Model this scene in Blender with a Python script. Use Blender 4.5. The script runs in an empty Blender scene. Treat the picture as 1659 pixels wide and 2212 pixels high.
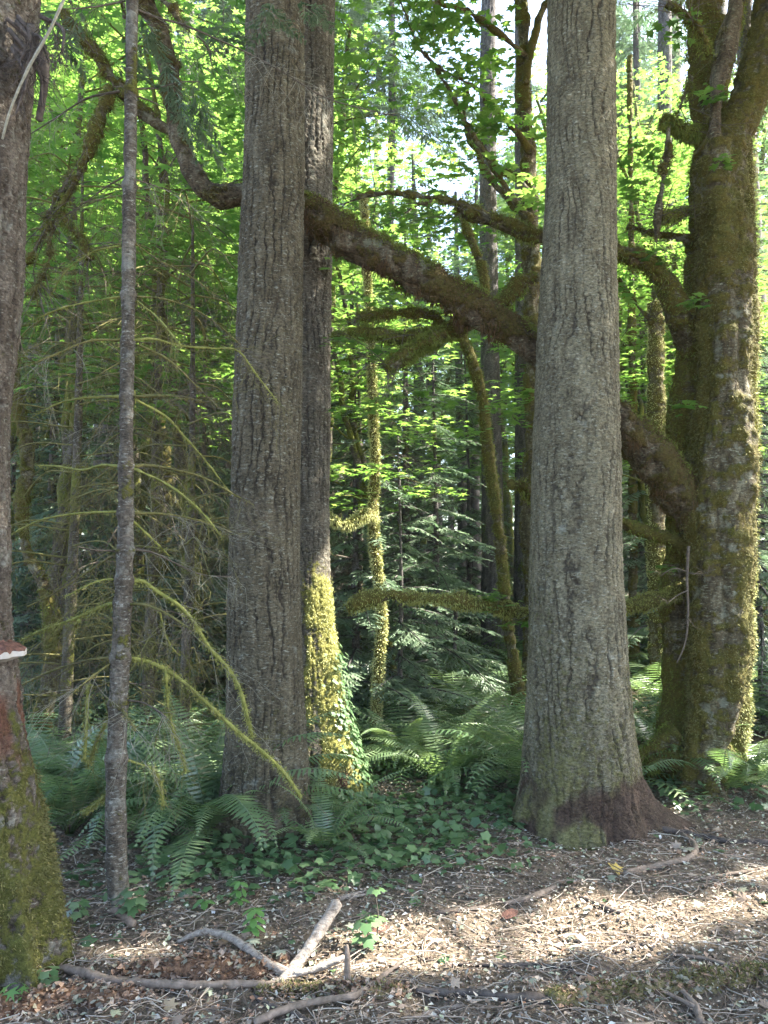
import bpy, math, random
import numpy as np
from mathutils import Vector
sc = bpy.context.scene
R = math.radians
PI = math.pi

# ------------------------------------------------------------------ camera
F = 1662.0            # focal length in units of a 1659 x 2212 picture
TILT = R(4.5)
CAMZ = 1.6
cam_d = bpy.data.cameras.new("camera")
cam = bpy.data.objects.new("camera", cam_d)
sc.collection.objects.link(cam)
cam.location = (0, 0, CAMZ)
cam.rotation_euler = (PI/2 + TILT, 0, 0)
cam_d.sensor_fit = 'VERTICAL'
cam_d.sensor_height = 24.0
cam_d.lens = 24.0*F/2212.0
cam_d.clip_start = 0.05
cam_d.clip_end = 2000
sc.camera = cam

# ------------------------------------------------------------------ sky, sun, exposure
SUN_EL = R(47)
SUN_DIR = np.array([math.cos(SUN_EL)*0.975, math.cos(SUN_EL)*0.22, math.sin(SUN_EL)])
SUN_DIR /= np.linalg.norm(SUN_DIR)
w = bpy.data.worlds.new("World"); sc.world = w; w.use_nodes = True
nt = w.node_tree
sky = nt.nodes.new('ShaderNodeTexSky'); sky.sky_type = 'NISHITA'; sky.sun_disc = False
sky.sun_elevation = SUN_EL
sky.sun_rotation = math.atan2(SUN_DIR[0], SUN_DIR[1])
sky.dust_density = 2.5; sky.air_density = 1.0
bg = nt.nodes['Background']; bg.inputs[1].default_value = 0.12
nt.links.new(sky.outputs[0], bg.inputs[0])
sd = bpy.data.lights.new("sun", 'SUN'); sd.energy = 5.0; sd.angle = R(0.5); sd.color = (1.0, 0.94, 0.82)
so = bpy.data.objects.new("sun", sd); sc.collection.objects.link(so)
so.rotation_euler = Vector(SUN_DIR).to_track_quat('Z', 'Y').to_euler()
so.location = (8, 2, 12)
sc.view_settings.view_transform = 'Standard'; sc.view_settings.look = 'None'
sc.view_settings.gamma = 1.0; sc.view_settings.use_curve_mapping = False
sc.view_settings.exposure = 3.0
cy = sc.cycles
cy.max_bounces = 7; cy.diffuse_bounces = 4; cy.glossy_bounces = 2; cy.transmission_bounces = 4
cy.transparent_max_bounces = 4; cy.caustics_reflective = False; cy.caustics_refractive = False
cy.sample_clamp_indirect = 6.0; cy.use_denoising = True

# ------------------------------------------------------------------ pixel helpers and noise
def hashn(i, j, k, seed=0):
    n = (i.astype(np.int64)*374761393 + j.astype(np.int64)*668265263 + k.astype(np.int64)*2147483647 + seed*974634777)
    n = (n ^ (n >> 13)) * 1274126177
    n = n & 0x7fffffffffff
    n = (n ^ (n >> 16))
    return (n & 0xffff).astype(np.float64)/65535.0

def vnoise(p, seed=0):
    p = np.asarray(p, float)
    i = np.floor(p); f = p-i; f = f*f*(3-2*f)
    ix, iy, iz = i[..., 0], i[..., 1], i[..., 2]
    fx, fy, fz = f[..., 0], f[..., 1], f[..., 2]
    def h(a, b, c): return hashn(ix+a, iy+b, iz+c, seed)
    x00 = h(0,0,0)*(1-fx)+h(1,0,0)*fx; x10 = h(0,1,0)*(1-fx)+h(1,1,0)*fx
    x01 = h(0,0,1)*(1-fx)+h(1,0,1)*fx; x11 = h(0,1,1)*(1-fx)+h(1,1,1)*fx
    y0 = x00*(1-fy)+x10*fy; y1 = x01*(1-fy)+x11*fy
    return y0*(1-fz)+y1*fz

def fbm(p, oct=3, seed=0):
    p = np.asarray(p, float); s = 0; a = 1; t = 0
    for o in range(oct):
        s = s+a*vnoise(p*(2.03**o)+o*17.3, seed+o); t += a; a *= 0.5
    return s/t

def gz(x, y):
    x = np.asarray(x, float); y = np.asarray(y, float)
    r = 0.045*np.clip(y-6.0, 0, 22)+0.02*np.clip(y-28, 0, 30)
    z0 = np.zeros_like(x)
    n1 = (fbm(np.stack([x*0.35, y*0.35, z0], -1), 2, 5)-0.5)*0.35*np.clip((y-4.5)/6, 0, 1)
    n2 = (fbm(np.stack([x*1.7, y*1.7, z0], -1), 2, 9)-0.5)*0.11
    n3 = (fbm(np.stack([x*7, y*7, z0], -1), 2, 11)-0.5)*0.055
    return r+n1+n2+n3
def gz1(x, y): return float(gz(np.array([x]), np.array([y]))[0])

CT, ST = math.cos(TILT), math.sin(TILT)
def ray(px, py):
    a = (px-829.5)/F; u = (1106-py)/F
    return a, CT-u*ST, ST+u*CT
def P(px, py, d):
    a, yy, zz = ray(px, py); k = d/yy
    return np.array([a*k, d, CAMZ+zz*k])
def G(px, py):
    a, yy, zz = ray(px, py)
    k = 0.5
    for _ in range(4000):
        if CAMZ+zz*k < gz1(a*k, yy*k): break
        k += 0.01+k*0.002
    return np.array([a*k, yy*k, CAMZ+zz*k])
def gpath(pts, lift=0.0):
    o = []
    for p in pts:
        g = G(p[0], p[1]); g[2] += lift+(p[3] if len(p) > 3 else 0); o.append((g[0], g[1], g[2]))
    return np.array(o)

# ------------------------------------------------------------------ mesh and object helpers
class Geo:
    def __init__(s): s.V = []; s.F = []; s.A = {}; s.n = 0
    def add(s, V, F, **at):
        V = np.asarray(V, float).reshape(-1, 3)
        for f in F:
            f = np.asarray(f)
            if len(f): s.F.append(f.astype(np.int64)+s.n)
        s.V.append(V)
        for k, v in at.items():
            v = np.broadcast_to(np.asarray(v, float), (len(V),)+np.shape(v)[1:] if np.ndim(v) > 0 else (len(V),))
            s.A.setdefault(k, []).append((s.n, v))
        s.n += len(V); return s
    def mesh(s, name, mat, origin=(0,0,0), smooth=True):
        V = np.concatenate(s.V)-np.array(origin, float)
        me = bpy.data.meshes.new(name)
        me.vertices.add(len(V)); me.vertices.foreach_set('co', V.astype(np.float32).ravel())
        loops = np.concatenate([f.ravel() for f in s.F])
        tot = np.concatenate([np.full(len(f), f.shape[1]) for f in s.F])
        start = np.concatenate([[0], np.cumsum(tot)[:-1]])
        me.loops.add(len(loops)); me.loops.foreach_set('vertex_index', loops.astype(np.int32))
        me.polygons.add(len(tot)); me.polygons.foreach_set('loop_start', start.astype(np.int32))
        try: me.polygons.foreach_set('loop_total', tot.astype(np.int32))
        except Exception: pass
        me.polygons.foreach_set('use_smooth', np.full(len(tot), smooth))
        for k, parts in s.A.items():
            if k == 'col':
                arr = np.ones((len(V), 4), np.float32)
                for o, v in parts: arr[o:o+len(v), :3] = v
                a = me.attributes.new(k, 'FLOAT_COLOR', 'POINT'); a.data.foreach_set('color', arr.ravel())
            else:
                arr = np.zeros(len(V), np.float32)
                for o, v in parts: arr[o:o+len(v)] = v
                a = me.attributes.new(k, 'FLOAT', 'POINT'); a.data.foreach_set('value', arr)
        me.materials.append(mat)
        me.update(calc_edges=True)
        return me

def link(name, me, parent=None, loc=(0,0,0)):
    o = bpy.data.objects.new(name, me); sc.collection.objects.link(o)
    o.location = [float(c) for c in loc]
    if parent is not None: o.parent = parent
    return o
def tag(o, label=None, cat=None, group=None, kind=None):
    if label: o['label'] = label
    if cat: o['category'] = cat
    if group: o['group'] = group
    if kind: o['kind'] = kind
    return o
def empty(name, loc, label, cat, group=None):
    o = bpy.data.objects.new(name, None); sc.collection.objects.link(o)
    o.location = [float(c) for c in loc]; o.empty_display_size = 0.1
    return tag(o, label, cat, group)
def part(name, geo, mat, root, smooth=True):
    return link(name, geo.mesh(name, mat, tuple(root.location), smooth), root)
def copy_tree(o, parent=None):
    c = o.copy(); sc.collection.objects.link(c)
    if parent is not None: c.parent = parent
    for ch in o.children: copy_tree(ch, c)
    return c

def resample(pts, rad, step):
    pts = np.asarray(pts, float); rad = np.asarray(rad, float)
    n = len(pts)
    d = np.concatenate([[0], np.cumsum(np.linalg.norm(np.diff(pts, axis=0), axis=1))])
    m = max(3, int(d[-1]/step)+1); t = np.linspace(0, d[-1], m)
    if n < 3:
        return np.stack([np.interp(t, d, pts[:, k]) for k in range(3)], 1), np.interp(t, d, rad), t
    A = np.column_stack([pts, rad])
    tan = np.gradient(A, d, axis=0) if n > 2 else np.zeros_like(A)
    i = np.clip(np.searchsorted(d, t, side='right')-1, 0, n-2)
    h = (d[i+1]-d[i]); u = ((t-d[i])/h)[:, None]; h = h[:, None]
    X = (2*u**3-3*u**2+1)*A[i]+(u**3-2*u**2+u)*h*tan[i]+(-2*u**3+3*u**2)*A[i+1]+(u**3-u**2)*h*tan[i+1]
    return X[:, :3], np.maximum(X[:, 3], 1e-4), t

def tube(pts, rad, seg=12, step=0.05, disp=None, attr=None, wob=0.0, seed=0, flare=None, attrs=None):
    """grid tube; disp(P, D, theta, S) gives the radial offset. Returns V, F, info"""
    C, r, S = resample(pts, rad, step)
    n = len(C)
    if wob > 0:
        for k in range(3):
            C[:, k] += (fbm(np.stack([S*3.1, np.full(n, seed*7.1+k*3.3), S*0], -1), 3, seed)-0.5)*wob*np.clip(np.minimum(S, 1), 0, 1)
    T = np.gradient(C, axis=0); T /= np.linalg.norm(T, axis=1)[:, None]+1e-9
    N = np.zeros_like(C); ref = np.array([1., 0, 0]) if abs(T[0][0]) < 0.85 else np.array([0, 1., 0])
    v = ref-T[0]*ref.dot(T[0]); N[0] = v/np.linalg.norm(v)
    for i in range(1, n):
        v = N[i-1]-T[i]*N[i-1].dot(T[i]); N[i] = v/(np.linalg.norm(v)+1e-9)
    B = np.cross(T, N)
    th = np.linspace(0, 2*PI, seg, endpoint=False)
    D = np.cos(th)[None, :, None]*N[:, None, :]+np.sin(th)[None, :, None]*B[:, None, :]
    rr = np.repeat(r[:, None], seg, 1)
    if flare is not None: rr = rr+flare(th[None, :], C[:, None, 2])
    V = C[:, None, :]+D*rr[..., None]
    TH = np.repeat(th[None, :], n, 0); SS = np.repeat(S[:, None], seg, 1)
    ex = {}
    if disp is not None:
        h, ex = disp(V, D, TH, SS)
        V = V+D*h[..., None]
    idx = np.arange(n*seg).reshape(n, seg); nx = np.roll(idx, -1, 1)
    q = np.stack([idx[:-1], nx[:-1], nx[1:], idx[1:]], -1).reshape(-1, 4)
    VV = np.vstack([V.reshape(-1, 3), C[0], C[-1]+T[-1]*r[-1]*0.6])
    a, b = n*seg, n*seg+1
    t1 = np.stack([nx[0], idx[0], np.full(seg, a)], -1); t2 = np.stack([idx[-1], nx[-1], np.full(seg, b)], -1)
    at = {}
    for k, v in ex.items(): at[k] = np.concatenate([v.ravel(), [v.ravel()[0], v.ravel()[-1]]])
    return VV, [q, np.vstack([t1, t2])], at, (V.reshape(-1, 3), D.reshape(-1, 3))

# ------------------------------------------------------------------ materials
def mat(name):
    m = bpy.data.materials.new(name); m.use_nodes = True
    return m, m.node_tree.nodes, m.node_tree.links, m.node_tree.nodes['Principled BSDF']
def N(nodes, typ, **kw):
    n = nodes.new(typ)
    for k, v in kw.items(): setattr(n, k, v)
    return n
def noise(nodes, links, coord, scale, detail=4, rough=0.55, vec=(1,1,1)):
    mp = nodes.new('ShaderNodeMapping'); mp.inputs['Scale'].default_value = vec
    links.new(coord, mp.inputs[0])
    n = nodes.new('ShaderNodeTexNoise'); n.inputs['Scale'].default_value = scale
    n.inputs['Detail'].default_value = detail; n.inputs['Roughness'].default_value = rough
    links.new(mp.outputs[0], n.inputs['Vector']); return n.outputs['Fac']
def ramp(nodes, links, fac, stops):
    r = nodes.new('ShaderNodeValToRGB'); e = r.color_ramp.elements
    e[0].position = stops[0][0]; e[0].color = (*stops[0][1], 1)
    e[1].position = stops[-1][0]; e[1].color = (*stops[-1][1], 1)
    for p, c in stops[1:-1]:
        k = e.new(p); k.color = (*c, 1)
    links.new(fac, r.inputs[0]); return r.outputs[0]
def mix(nodes, links, fac, a, b, blend='MIX'):
    m = nodes.new('ShaderNodeMix'); m.data_type = 'RGBA'; m.blend_type = blend
    if isinstance(fac, (int, float)): m.inputs[0].default_value = fac
    else: links.new(fac, m.inputs[0])
    for s, v in ((6, a), (7, b)):
        if isinstance(v, tuple): m.inputs[s].default_value = (*v, 1)
        else: links.new(v, m.inputs[s])
    return m.outputs[2]
def mth(nodes, links, op, a, b=0.0, clamp=False):
    m = nodes.new('ShaderNodeMath'); m.operation = op; m.use_clamp = clamp
    for s, v in ((0, a), (1, b)):
        if isinstance(v, (int, float)): m.inputs[s].default_value = v
        else: links.new(v, m.inputs[s])
    return m.outputs[0]
def attrf(nodes, name):
    a = nodes.new('ShaderNodeAttribute'); a.attribute_name = name; return a
def bump(nodes, links, b, h, strength, dist):
    n = nodes.new('ShaderNodeBump'); n.inputs['Strength'].default_value = strength; n.inputs['Distance'].default_value = dist
    links.new(h, n.inputs['Height']); links.new(n.outputs[0], b.inputs['Normal'])

def bark_material(name, stops, crack_col, moss_col, moss_col2, lich=(0.36, 0.38, 0.33), lich_amt=0.62, fleck=1.0, red=(0.10, 0.045, 0.035), mossk=1.0):
    m, n, l, b = mat(name)
    tc = n.new('ShaderNodeTexCoord').outputs['Object']
    f1 = noise(n, l, tc, 14, 5, 0.6, (1, 1, 0.35))
    base = ramp(n, l, f1, stops)
    f2 = noise(n, l, tc, 26, 4, 0.7, (1, 1, 3.2))          # short horizontal flecks
    fl = ramp(n, l, f2, [(0.0, (0,0,0)), (0.56, (0,0,0)), (0.66, (1,1,1)), (1, (1,1,1))])
    base = mix(n, l, mth(n, l, 'MULTIPLY', fl, 0.55*fleck), base, lich)
    f4 = noise(n, l, tc, 48, 4, 0.72, (1, 1, 1.7))
    base = mix(n, l, 1.0, base, ramp(n, l, f4, [(0.34, (0.35, 0.34, 0.33)), (0.46, (0.85, 0.85, 0.85)), (0.55, (1.05, 1.05, 1.04)), (0.68, (1.6, 1.58, 1.54))]), 'MULTIPLY')
    f3 = noise(n, l, tc, 5.0, 5, 0.7)
    lf = ramp(n, l, f3, [(0, (0,0,0)), (lich_amt, (0,0,0)), (lich_amt+0.08, (1,1,1)), (1, (1,1,1))])
    base = mix(n, l, mth(n, l, 'MULTIPLY', lf, 0.45), base, tuple(c*0.8 for c in lich))
    cr = attrf(n, 'crack').outputs['Fac']
    base = mix(n, l, mth(n, l, 'MULTIPLY', cr, 0.82, True), base, crack_col)
    ms = attrf(n, 'moss').outputs['Fac']
    mn = noise(n, l, tc, 30, 4, 0.7)
    mm = mth(n, l, 'ADD', ms, mth(n, l, 'MULTIPLY', mth(n, l, 'SUBTRACT', mn, 0.5), 0.9))
    mf = ramp(n, l, mm, [(0, (0,0,0)), (0.42, (0,0,0)), (0.56, (1,1,1)), (1, (1,1,1))])
    mc = mix(n, l, noise(n, l, tc, 9, 3, 0.6), moss_col, moss_col2)
    mc = mix(n, l, 1.0, mc, ramp(n, l, f4, [(0.32, (0.5, 0.5, 0.5)), (0.7, (1.25, 1.25, 1.25))]), 'MULTIPLY')
    base = mix(n, l, mth(n, l, 'MULTIPLY', mf, mossk), base, mc)
    rd = mth(n, l, 'ADD', attrf(n, 'red').outputs['Fac'], mth(n, l, 'MULTIPLY', mth(n, l, 'SUBTRACT', f1, 0.5), 0.8))
    rf = ramp(n, l, rd, [(0, (0,0,0)), (0.32, (0,0,0)), (0.7, (.9,.9,.9)), (1, (1,1,1))])
    rc = mix(n, l, 1.0, red, ramp(n, l, f4, [(0.3, (0.4, 0.4, 0.4)), (0.7, (1.5, 1.5, 1.5))]), 'MULTIPLY')
    base = mix(n, l, rf, base, rc)
    l.new(base, b.inputs['Base Color'])
    b.inputs['Roughness'].default_value = 0.9
    b.inputs['Specular IOR Level'].default_value = 0.25
    hb = mth(n, l, 'ADD', mth(n, l, 'MULTIPLY', f1, 0.7), mth(n, l, 'MULTIPLY', f4, 1.0))
    hb = mth(n, l, 'ADD', hb, mth(n, l, 'MULTIPLY', mn, mth(n, l, 'MULTIPLY', mf, 1.2)))
    bump(n, l, b, hb, 1.0, 0.012)
    return m

M_FIR = bark_material('fir_bark', [(0.25, (0.064, 0.053, 0.034)), (0.5, (0.108, 0.092, 0.061)), (0.75, (0.168, 0.147, 0.10))], (0.03, 0.024, 0.019), (0.11, 0.115, 0.03), (0.16, 0.145, 0.05), mossk=0.62)
M_FIRPALE = bark_material('pale_fir_bark', [(0.25, (0.10, 0.087, 0.056)), (0.5, (0.158, 0.142, 0.094)), (0.75, (0.23, 0.212, 0.148))], (0.04, 0.032, 0.025), (0.13, 0.135, 0.035), (0.19, 0.175, 0.06), mossk=0.6, red=(0.075, 0.05, 0.037))
M_FIRMOSSY = bark_material('mossy_fir_bark', [(0.25, (0.06, 0.052, 0.04)), (0.5, (0.105, 0.092, 0.07)), (0.75, (0.165, 0.148, 0.115))], (0.03, 0.024, 0.019), (0.15, 0.155, 0.03), (0.25, 0.23, 0.06), mossk=0.95)
M_FIRFAR = bark_material('distant_fir_bark', [(0.25, (0.05, 0.043, 0.042)), (0.5, (0.10, 0.088, 0.085)), (0.75, (0.17, 0.155, 0.15))], (0.03, 0.025, 0.025), (0.08, 0.11, 0.02), (0.12, 0.13, 0.03), fleck=0.5)
M_HEM = bark_material('hemlock_bark', [(0.25, (0.055, 0.046, 0.036)), (0.5, (0.115, 0.098, 0.078)), (0.75, (0.20, 0.18, 0.15))], (0.04, 0.03, 0.025), (0.11, 0.12, 0.02), (0.17, 0.15, 0.04), lich=(0.40, 0.41, 0.37), lich_amt=0.53, fleck=1.3)
M_MAPLE = bark_material('maple_bark', [(0.3, (0.04, 0.031, 0.016)), (0.46, (0.085, 0.067, 0.037)), (0.58, (0.13, 0.11, 0.068)), (0.75, (0.21, 0.195, 0.13))], (0.03, 0.02, 0.012), (0.085, 0.10, 0.018), (0.13, 0.085, 0.022), lich=(0.36, 0.38, 0.29), lich_amt=0.55)
M_EDGE = bark_material('old_fir_bark', [(0.25, (0.055, 0.042, 0.033)), (0.5, (0.11, 0.09, 0.072)), (0.75, (0.20, 0.175, 0.15))], (0.03, 0.022, 0.018), (0.075, 0.088, 0.018), (0.12, 0.11, 0.03), lich=(0.33, 0.34, 0.30), lich_amt=0.55, red=(0.12, 0.055, 0.035))

M_LIMB = bark_material('dark_limb_bark', [(0.3, (0.045, 0.032, 0.018)), (0.46, (0.085, 0.064, 0.04)), (0.58, (0.13, 0.105, 0.07)), (0.75, (0.20, 0.18, 0.13))], (0.025, 0.017, 0.01), (0.075, 0.08, 0.018), (0.11, 0.07, 0.025), lich=(0.28, 0.31, 0.22), lich_amt=0.6)
def simple(name, c1, c2, scale=20, rough=0.85, bumpd=0.004, vec=(1,1,1), spec=0.3):
    m, n, l, b = mat(name)
    tc = n.new('ShaderNodeTexCoord').outputs['Object']
    f = noise(n, l, tc, scale, 5, 0.65, vec)
    l.new(ramp(n, l, f, [(0.3, c1), (0.7, c2)]), b.inputs['Base Color'])
    b.inputs['Roughness'].default_value = rough; b.inputs['Specular IOR Level'].default_value = spec
    bump(n, l, b, f, 0.9, bumpd); return m
M_MOSS = simple('moss', (0.07, 0.10, 0.015), (0.22, 0.25, 0.05), 22)
M_MOSSSUNLIT = simple('sunlit_moss', (0.30, 0.32, 0.10), (0.66, 0.65, 0.32), 30)  # moss on sunlit stems: sunlight painted in as a paler, yellower colour
M_MOSSDRY = simple('dry_moss', (0.08, 0.085, 0.025), (0.20, 0.175, 0.065), 25)
M_MOSSOLIVE = simple('olive_moss', (0.13, 0.145, 0.03), (0.33, 0.33, 0.10), 28)
M_BROWNMOSS = simple('brown_moss', (0.05, 0.032, 0.015), (0.15, 0.09, 0.04), 35)
M_TWIG = simple('twig_bark', (0.055, 0.042, 0.032), (0.15, 0.125, 0.10), 40)
M_TWIGPALE = simple('lichen_twig', (0.16, 0.15, 0.11), (0.34, 0.33, 0.27), 40)
M_WOODPALE = simple('weathered_wood', (0.13, 0.10, 0.08), (0.40, 0.35, 0.30), 55, bumpd=0.012, vec=(0.7,1.2,1))
M_WOODMID = simple('fallen_branch_bark', (0.10, 0.075, 0.055), (0.27, 0.21, 0.17), 30)
M_WOODDARK = simple('damp_dark_bark', (0.035, 0.028, 0.025), (0.13, 0.105, 0.09), 30)
M_ROT = simple('rotten_wood', (0.06, 0.03, 0.018), (0.30, 0.17, 0.10), 45, bumpd=0.03)
M_MOSSLOG = simple('mossy_log_bark', (0.08, 0.065, 0.03), (0.24, 0.19, 0.10), 22, bumpd=0.01)
M_FUNGUS = simple('fungus_cap', (0.05, 0.025, 0.02), (0.25, 0.12, 0.085), 38, bumpd=.01)
M_FUNGW = simple('fungus_pores', (0.36, 0.34, 0.32), (0.55, 0.52, 0.49), 10, bumpd=0.001)

def leaf_material(name, c1, c2, t1, t2, rough=0.45, spec=0.4, tfac=0.5):
    m, n, l, b = mat(name)
    a = attrf(n, 'rnd').outputs['Fac']
    l.new(mix(n, l, a, c1, c2), b.inputs['Base Color'])
    b.inputs['Roughness'].default_value = rough; b.inputs['Specular IOR Level'].default_value = spec
    tr = n.new('ShaderNodeBsdfTranslucent'); l.new(mix(n, l, a, t1, t2), tr.inputs[0])
    mx = n.new('ShaderNodeMixShader'); mx.inputs[0].default_value = tfac
    l.new(b.outputs[0], mx.inputs[1]); l.new(tr.outputs[0], mx.inputs[2])
    l.new(mx.outputs[0], n['Material Output'].inputs[0]); return m
M_LMAPLE = leaf_material('maple_leaves', (0.05, 0.115, 0.03), (0.11, 0.20, 0.05), (0.15, 0.34, 0.05), (0.38, 0.56, 0.12))
M_LFAR = leaf_material('far_leaves', (0.06, 0.12, 0.045), (0.14, 0.21, 0.09), (0.13, 0.27, 0.09), (0.34, 0.47, 0.18))
M_LCON = leaf_material('conifer_needles', (0.085, 0.135, 0.08), (0.20, 0.26, 0.17), (0.09, 0.18, 0.08), (0.20, 0.30, 0.16), 0.35, 0.7, 0.3)
M_LFERN = leaf_material('fern_fronds', (0.09, 0.155, 0.075), (0.20, 0.275, 0.145), (0.15, 0.29, 0.08), (0.30, 0.44, 0.13), 0.27, 0.9, 0.35)
M_LFERNOLD = leaf_material('old_fern_frond', (0.16, 0.13, 0.03), (0.30, 0.2, 0.05), (0.3, 0.22, 0.05), (0.4, 0.28, 0.06), 0.6, 0.2, 0.3)
M_LIVY = leaf_material('ivy_leaves', (0.06, 0.12, 0.05), (0.16, 0.24, 0.12), (0.08, 0.22, 0.06), (0.18, 0.34, 0.10), 0.3, 0.6, 0.25)
M_LSEED = leaf_material('seedling_leaves', (0.09, 0.20, 0.06), (0.16, 0.30, 0.10), (0.2, 0.42, 0.08), (0.3, 0.52, 0.14), 0.4, 0.4, 0.4)
M_LTAN = leaf_material('tan_leaf', (0.30, 0.24, 0.16), (0.36, 0.29, 0.2), (0.3, 0.22, 0.12), (0.3, 0.22, 0.12), 0.7, 0.2, 0.2)
M_LYEL = leaf_material('yellow_leaf', (0.55, 0.40, 0.10), (0.65, 0.48, 0.15), (0.5, 0.35, 0.08), (0.6, 0.4, 0.1), 0.6, 0.3, 0.3)

m, n, l, b = mat('litter')
l.new(attrf(n, 'col').outputs['Color'], b.inputs['Base Color'])
b.inputs['Roughness'].default_value = 0.75; b.inputs['Specular IOR Level'].default_value = 0.3
M_LIT = m
m, n, l, b = mat('forest_soil')
tc = n.new('ShaderNodeTexCoord').outputs['Object']
f1 = noise(n, l, tc, 2.2, 5, 0.6); f2 = noise(n, l, tc, 38, 5, 0.75); f3 = noise(n, l, tc, 110, 3, 0.7)
c = ramp(n, l, f2, [(0.3, (0.065, 0.05, 0.038)), (0.46, (0.18, 0.14, 0.105)), (0.58, (0.29, 0.235, 0.18)), (0.72, (0.42, 0.35, 0.28))])
c = mix(n, l, mth(n, l, 'MULTIPLY', f1, 0.5), c, (0.07, 0.055, 0.035))
l.new(c, b.inputs['Base Color']); b.inputs['Roughness'].default_value = 0.95; b.inputs['Specular IOR Level'].default_value = 0.15
bump(n, l, b, mth(n, l, 'ADD', f2, mth(n, l, 'MULTIPLY', f3, 0.5)), 1.0, 0.03)
M_SOIL = m

# ------------------------------------------------------------------ ground
def axis_coords(lo, hi, fine_lo, fine_hi, d, g=1.09):
    a = list(np.arange(fine_lo, fine_hi, d)); s = d; v = a[-1]
    while v < hi: s *= g; v += s; a.append(v)
    s = d; v = fine_lo; pre = []
    while v > lo: s *= g; v -= s; pre.append(v)
    return np.array(pre[::-1]+a)
xs = axis_coords(-120, 120, -4.2, 4.2, 0.04); ys = axis_coords(-60, 150, 1.8, 8.5, 0.04)
XX, YY = np.meshgrid(xs, ys)
ZZ = gz(XX.ravel(), YY.ravel()).reshape(XX.shape)
idx = np.arange(XX.size).reshape(XX.shape)
g = Geo().add(np.stack([XX, YY, ZZ], -1).reshape(-1, 3), [np.stack([idx[:-1,:-1], idx[:-1,1:], idx[1:,1:], idx[1:,:-1]], -1).reshape(-1, 4)])
tag(link('ground', g.mesh('ground', M_SOIL)), 'brown forest floor of bare soil and needle litter', 'ground', kind='structure')

# ------------------------------------------------------------------ bark relief
def crackf(n1, w): return 1-np.clip(np.abs(n1-0.5)*2/w, 0, 1)
def fir_disp(seed, depth=0.018, fine=1.0, moss=None, red=None):
    def f(V, D, TH, S):
        o = seed*13.7
        wp = (fbm(V*np.array([6, 6, 3.0])+o, 3, seed)-0.5)*1.3
        jag = (vnoise(V*np.array([45, 45, 38])+o, seed+11)-0.5)*0.42+(vnoise(V*np.array([95, 95, 80])+o, seed+12)-0.5)*0.22
        Nf = max(10, int(round(24*fine)))
        low = (fbm(V*np.array([3.2, 3.2, 0.9])+o, 3, seed+20)-0.5)*5.0
        ph = TH*Nf/(2*PI)+low+jag*0.9+(vnoise(V*np.array([12, 12, 5])+o, seed+21)-.5)*0.7
        ph = np.abs((ph % 1.0)-0.5)*2          # 1 in the middle of a furrow
        wv = 0.07+0.14*vnoise(V*np.array([6, 6, 2.5])+o, seed+22)
        c1 = np.clip((ph-(1-wv*1.6))/wv, 0, 1)
        ph2 = TH*Nf*1.0/(2*PI)*1.0-low*0.8+jag*1.2+(vnoise(V*np.array([9, 9, 3.5])+o, seed+23)-.5)*1.6
        ph2 = np.abs((ph2 % 1.0)-0.5)*2
        c1 = np.maximum(c1, np.clip((ph2-0.86)/0.12, 0, 1)*0.7*np.clip((vnoise(V*np.array([9, 9, 4])+o, seed+24)-.45)*5, 0, 1))
        q2 = V*np.array([36, 36, 11])*fine+(wp*1.5+jag*1.6)[..., None]+o*2
        c2 = np.clip(crackf(vnoise(q2, seed+1), 0.13)*1.6, 0, 1)*0.7
        q3 = V*np.array([18, 18, 52])+(wp*2+jag*2)[..., None]+o
        c3 = np.clip(crackf(vnoise(q3, seed+2), 0.12)*1.5, 0, 1)*0.45
        keep = np.clip((vnoise(V*np.array([10, 10, 7])+o, seed+7)-0.22)*3.2, 0.30, 1)
        keep2 = np.clip((vnoise(V*np.array([14, 14, 10])+o+5, seed+8)-0.38)*3.0, 0, 1)
        cr = np.maximum(np.maximum(c1*keep, c2*keep2), c3*keep2)
        fl_ = vnoise(V*np.array([34, 34, 90])*fine+o, seed+3)
        h = -depth*cr+(np.floor(fl_*4)/4-0.5)*0.007+(fl_-.5)*.004+(vnoise(V*np.array([16, 16, 9])+o, seed+6)-0.5)*0.008+(fbm(V*np.array([3, 3, 1.0])+o, 2, seed+4)-0.5)*0.03
        ex = {'crack': cr}
        ms = np.zeros_like(cr) if moss is None else moss(V, D)
        rd = np.zeros_like(cr) if red is None else red(V, D)
        h = h+np.clip(ms-0.45, 0, 0.4)*0.03*(0.4+vnoise(V*45+o, seed+5))-0.03*rd*(1-0.6*vnoise(V*10, 3))+np.clip(rd, 0, 1)*(vnoise(V*np.array([40, 40, 12]), seed+15)-.5)*.02
        ex['moss'] = ms; ex['red'] = rd
        return h, ex
    return f
def maple_disp(seed, lump=0.03, moss=None, base_moss=0.5):
    def f(V, D, TH, S):
        o = seed*11.3
        big = fbm(V*np.array([4.5, 4.5, 3.5])+o, 3, seed)
        ms = base_moss+(fbm(V*np.array([5, 5, 3.2])+o, 4, seed+2)-0.5)*1.2+(fbm(V*np.array([11, 11, 22])+o, 3, seed+7)-0.5)*1.0+0.12*D[..., 2]
        if moss is not None: ms = ms+moss(V, D)
        mt = np.clip((ms-0.4)*4, 0, 1)
        h = (big-0.5)*lump*2.2+(np.abs(fbm(V*np.array([6, 6, .9])+o, 2, seed+9)-.5)*3-.3)*lump*1.1+mt*(0.008+0.022*vnoise(V*38+o, seed+3))+(fbm(V*60+o, 2, seed+4)-0.5)*0.006
        cr = crackf(vnoise(V*np.array([20, 20, 7])+o, seed+5), 0.14)*0.7*(1-mt)
        return h-cr*0.006, {'moss': np.clip(ms, 0, 1), 'crack': cr, 'red': np.zeros_like(cr)}
    return f
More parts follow.
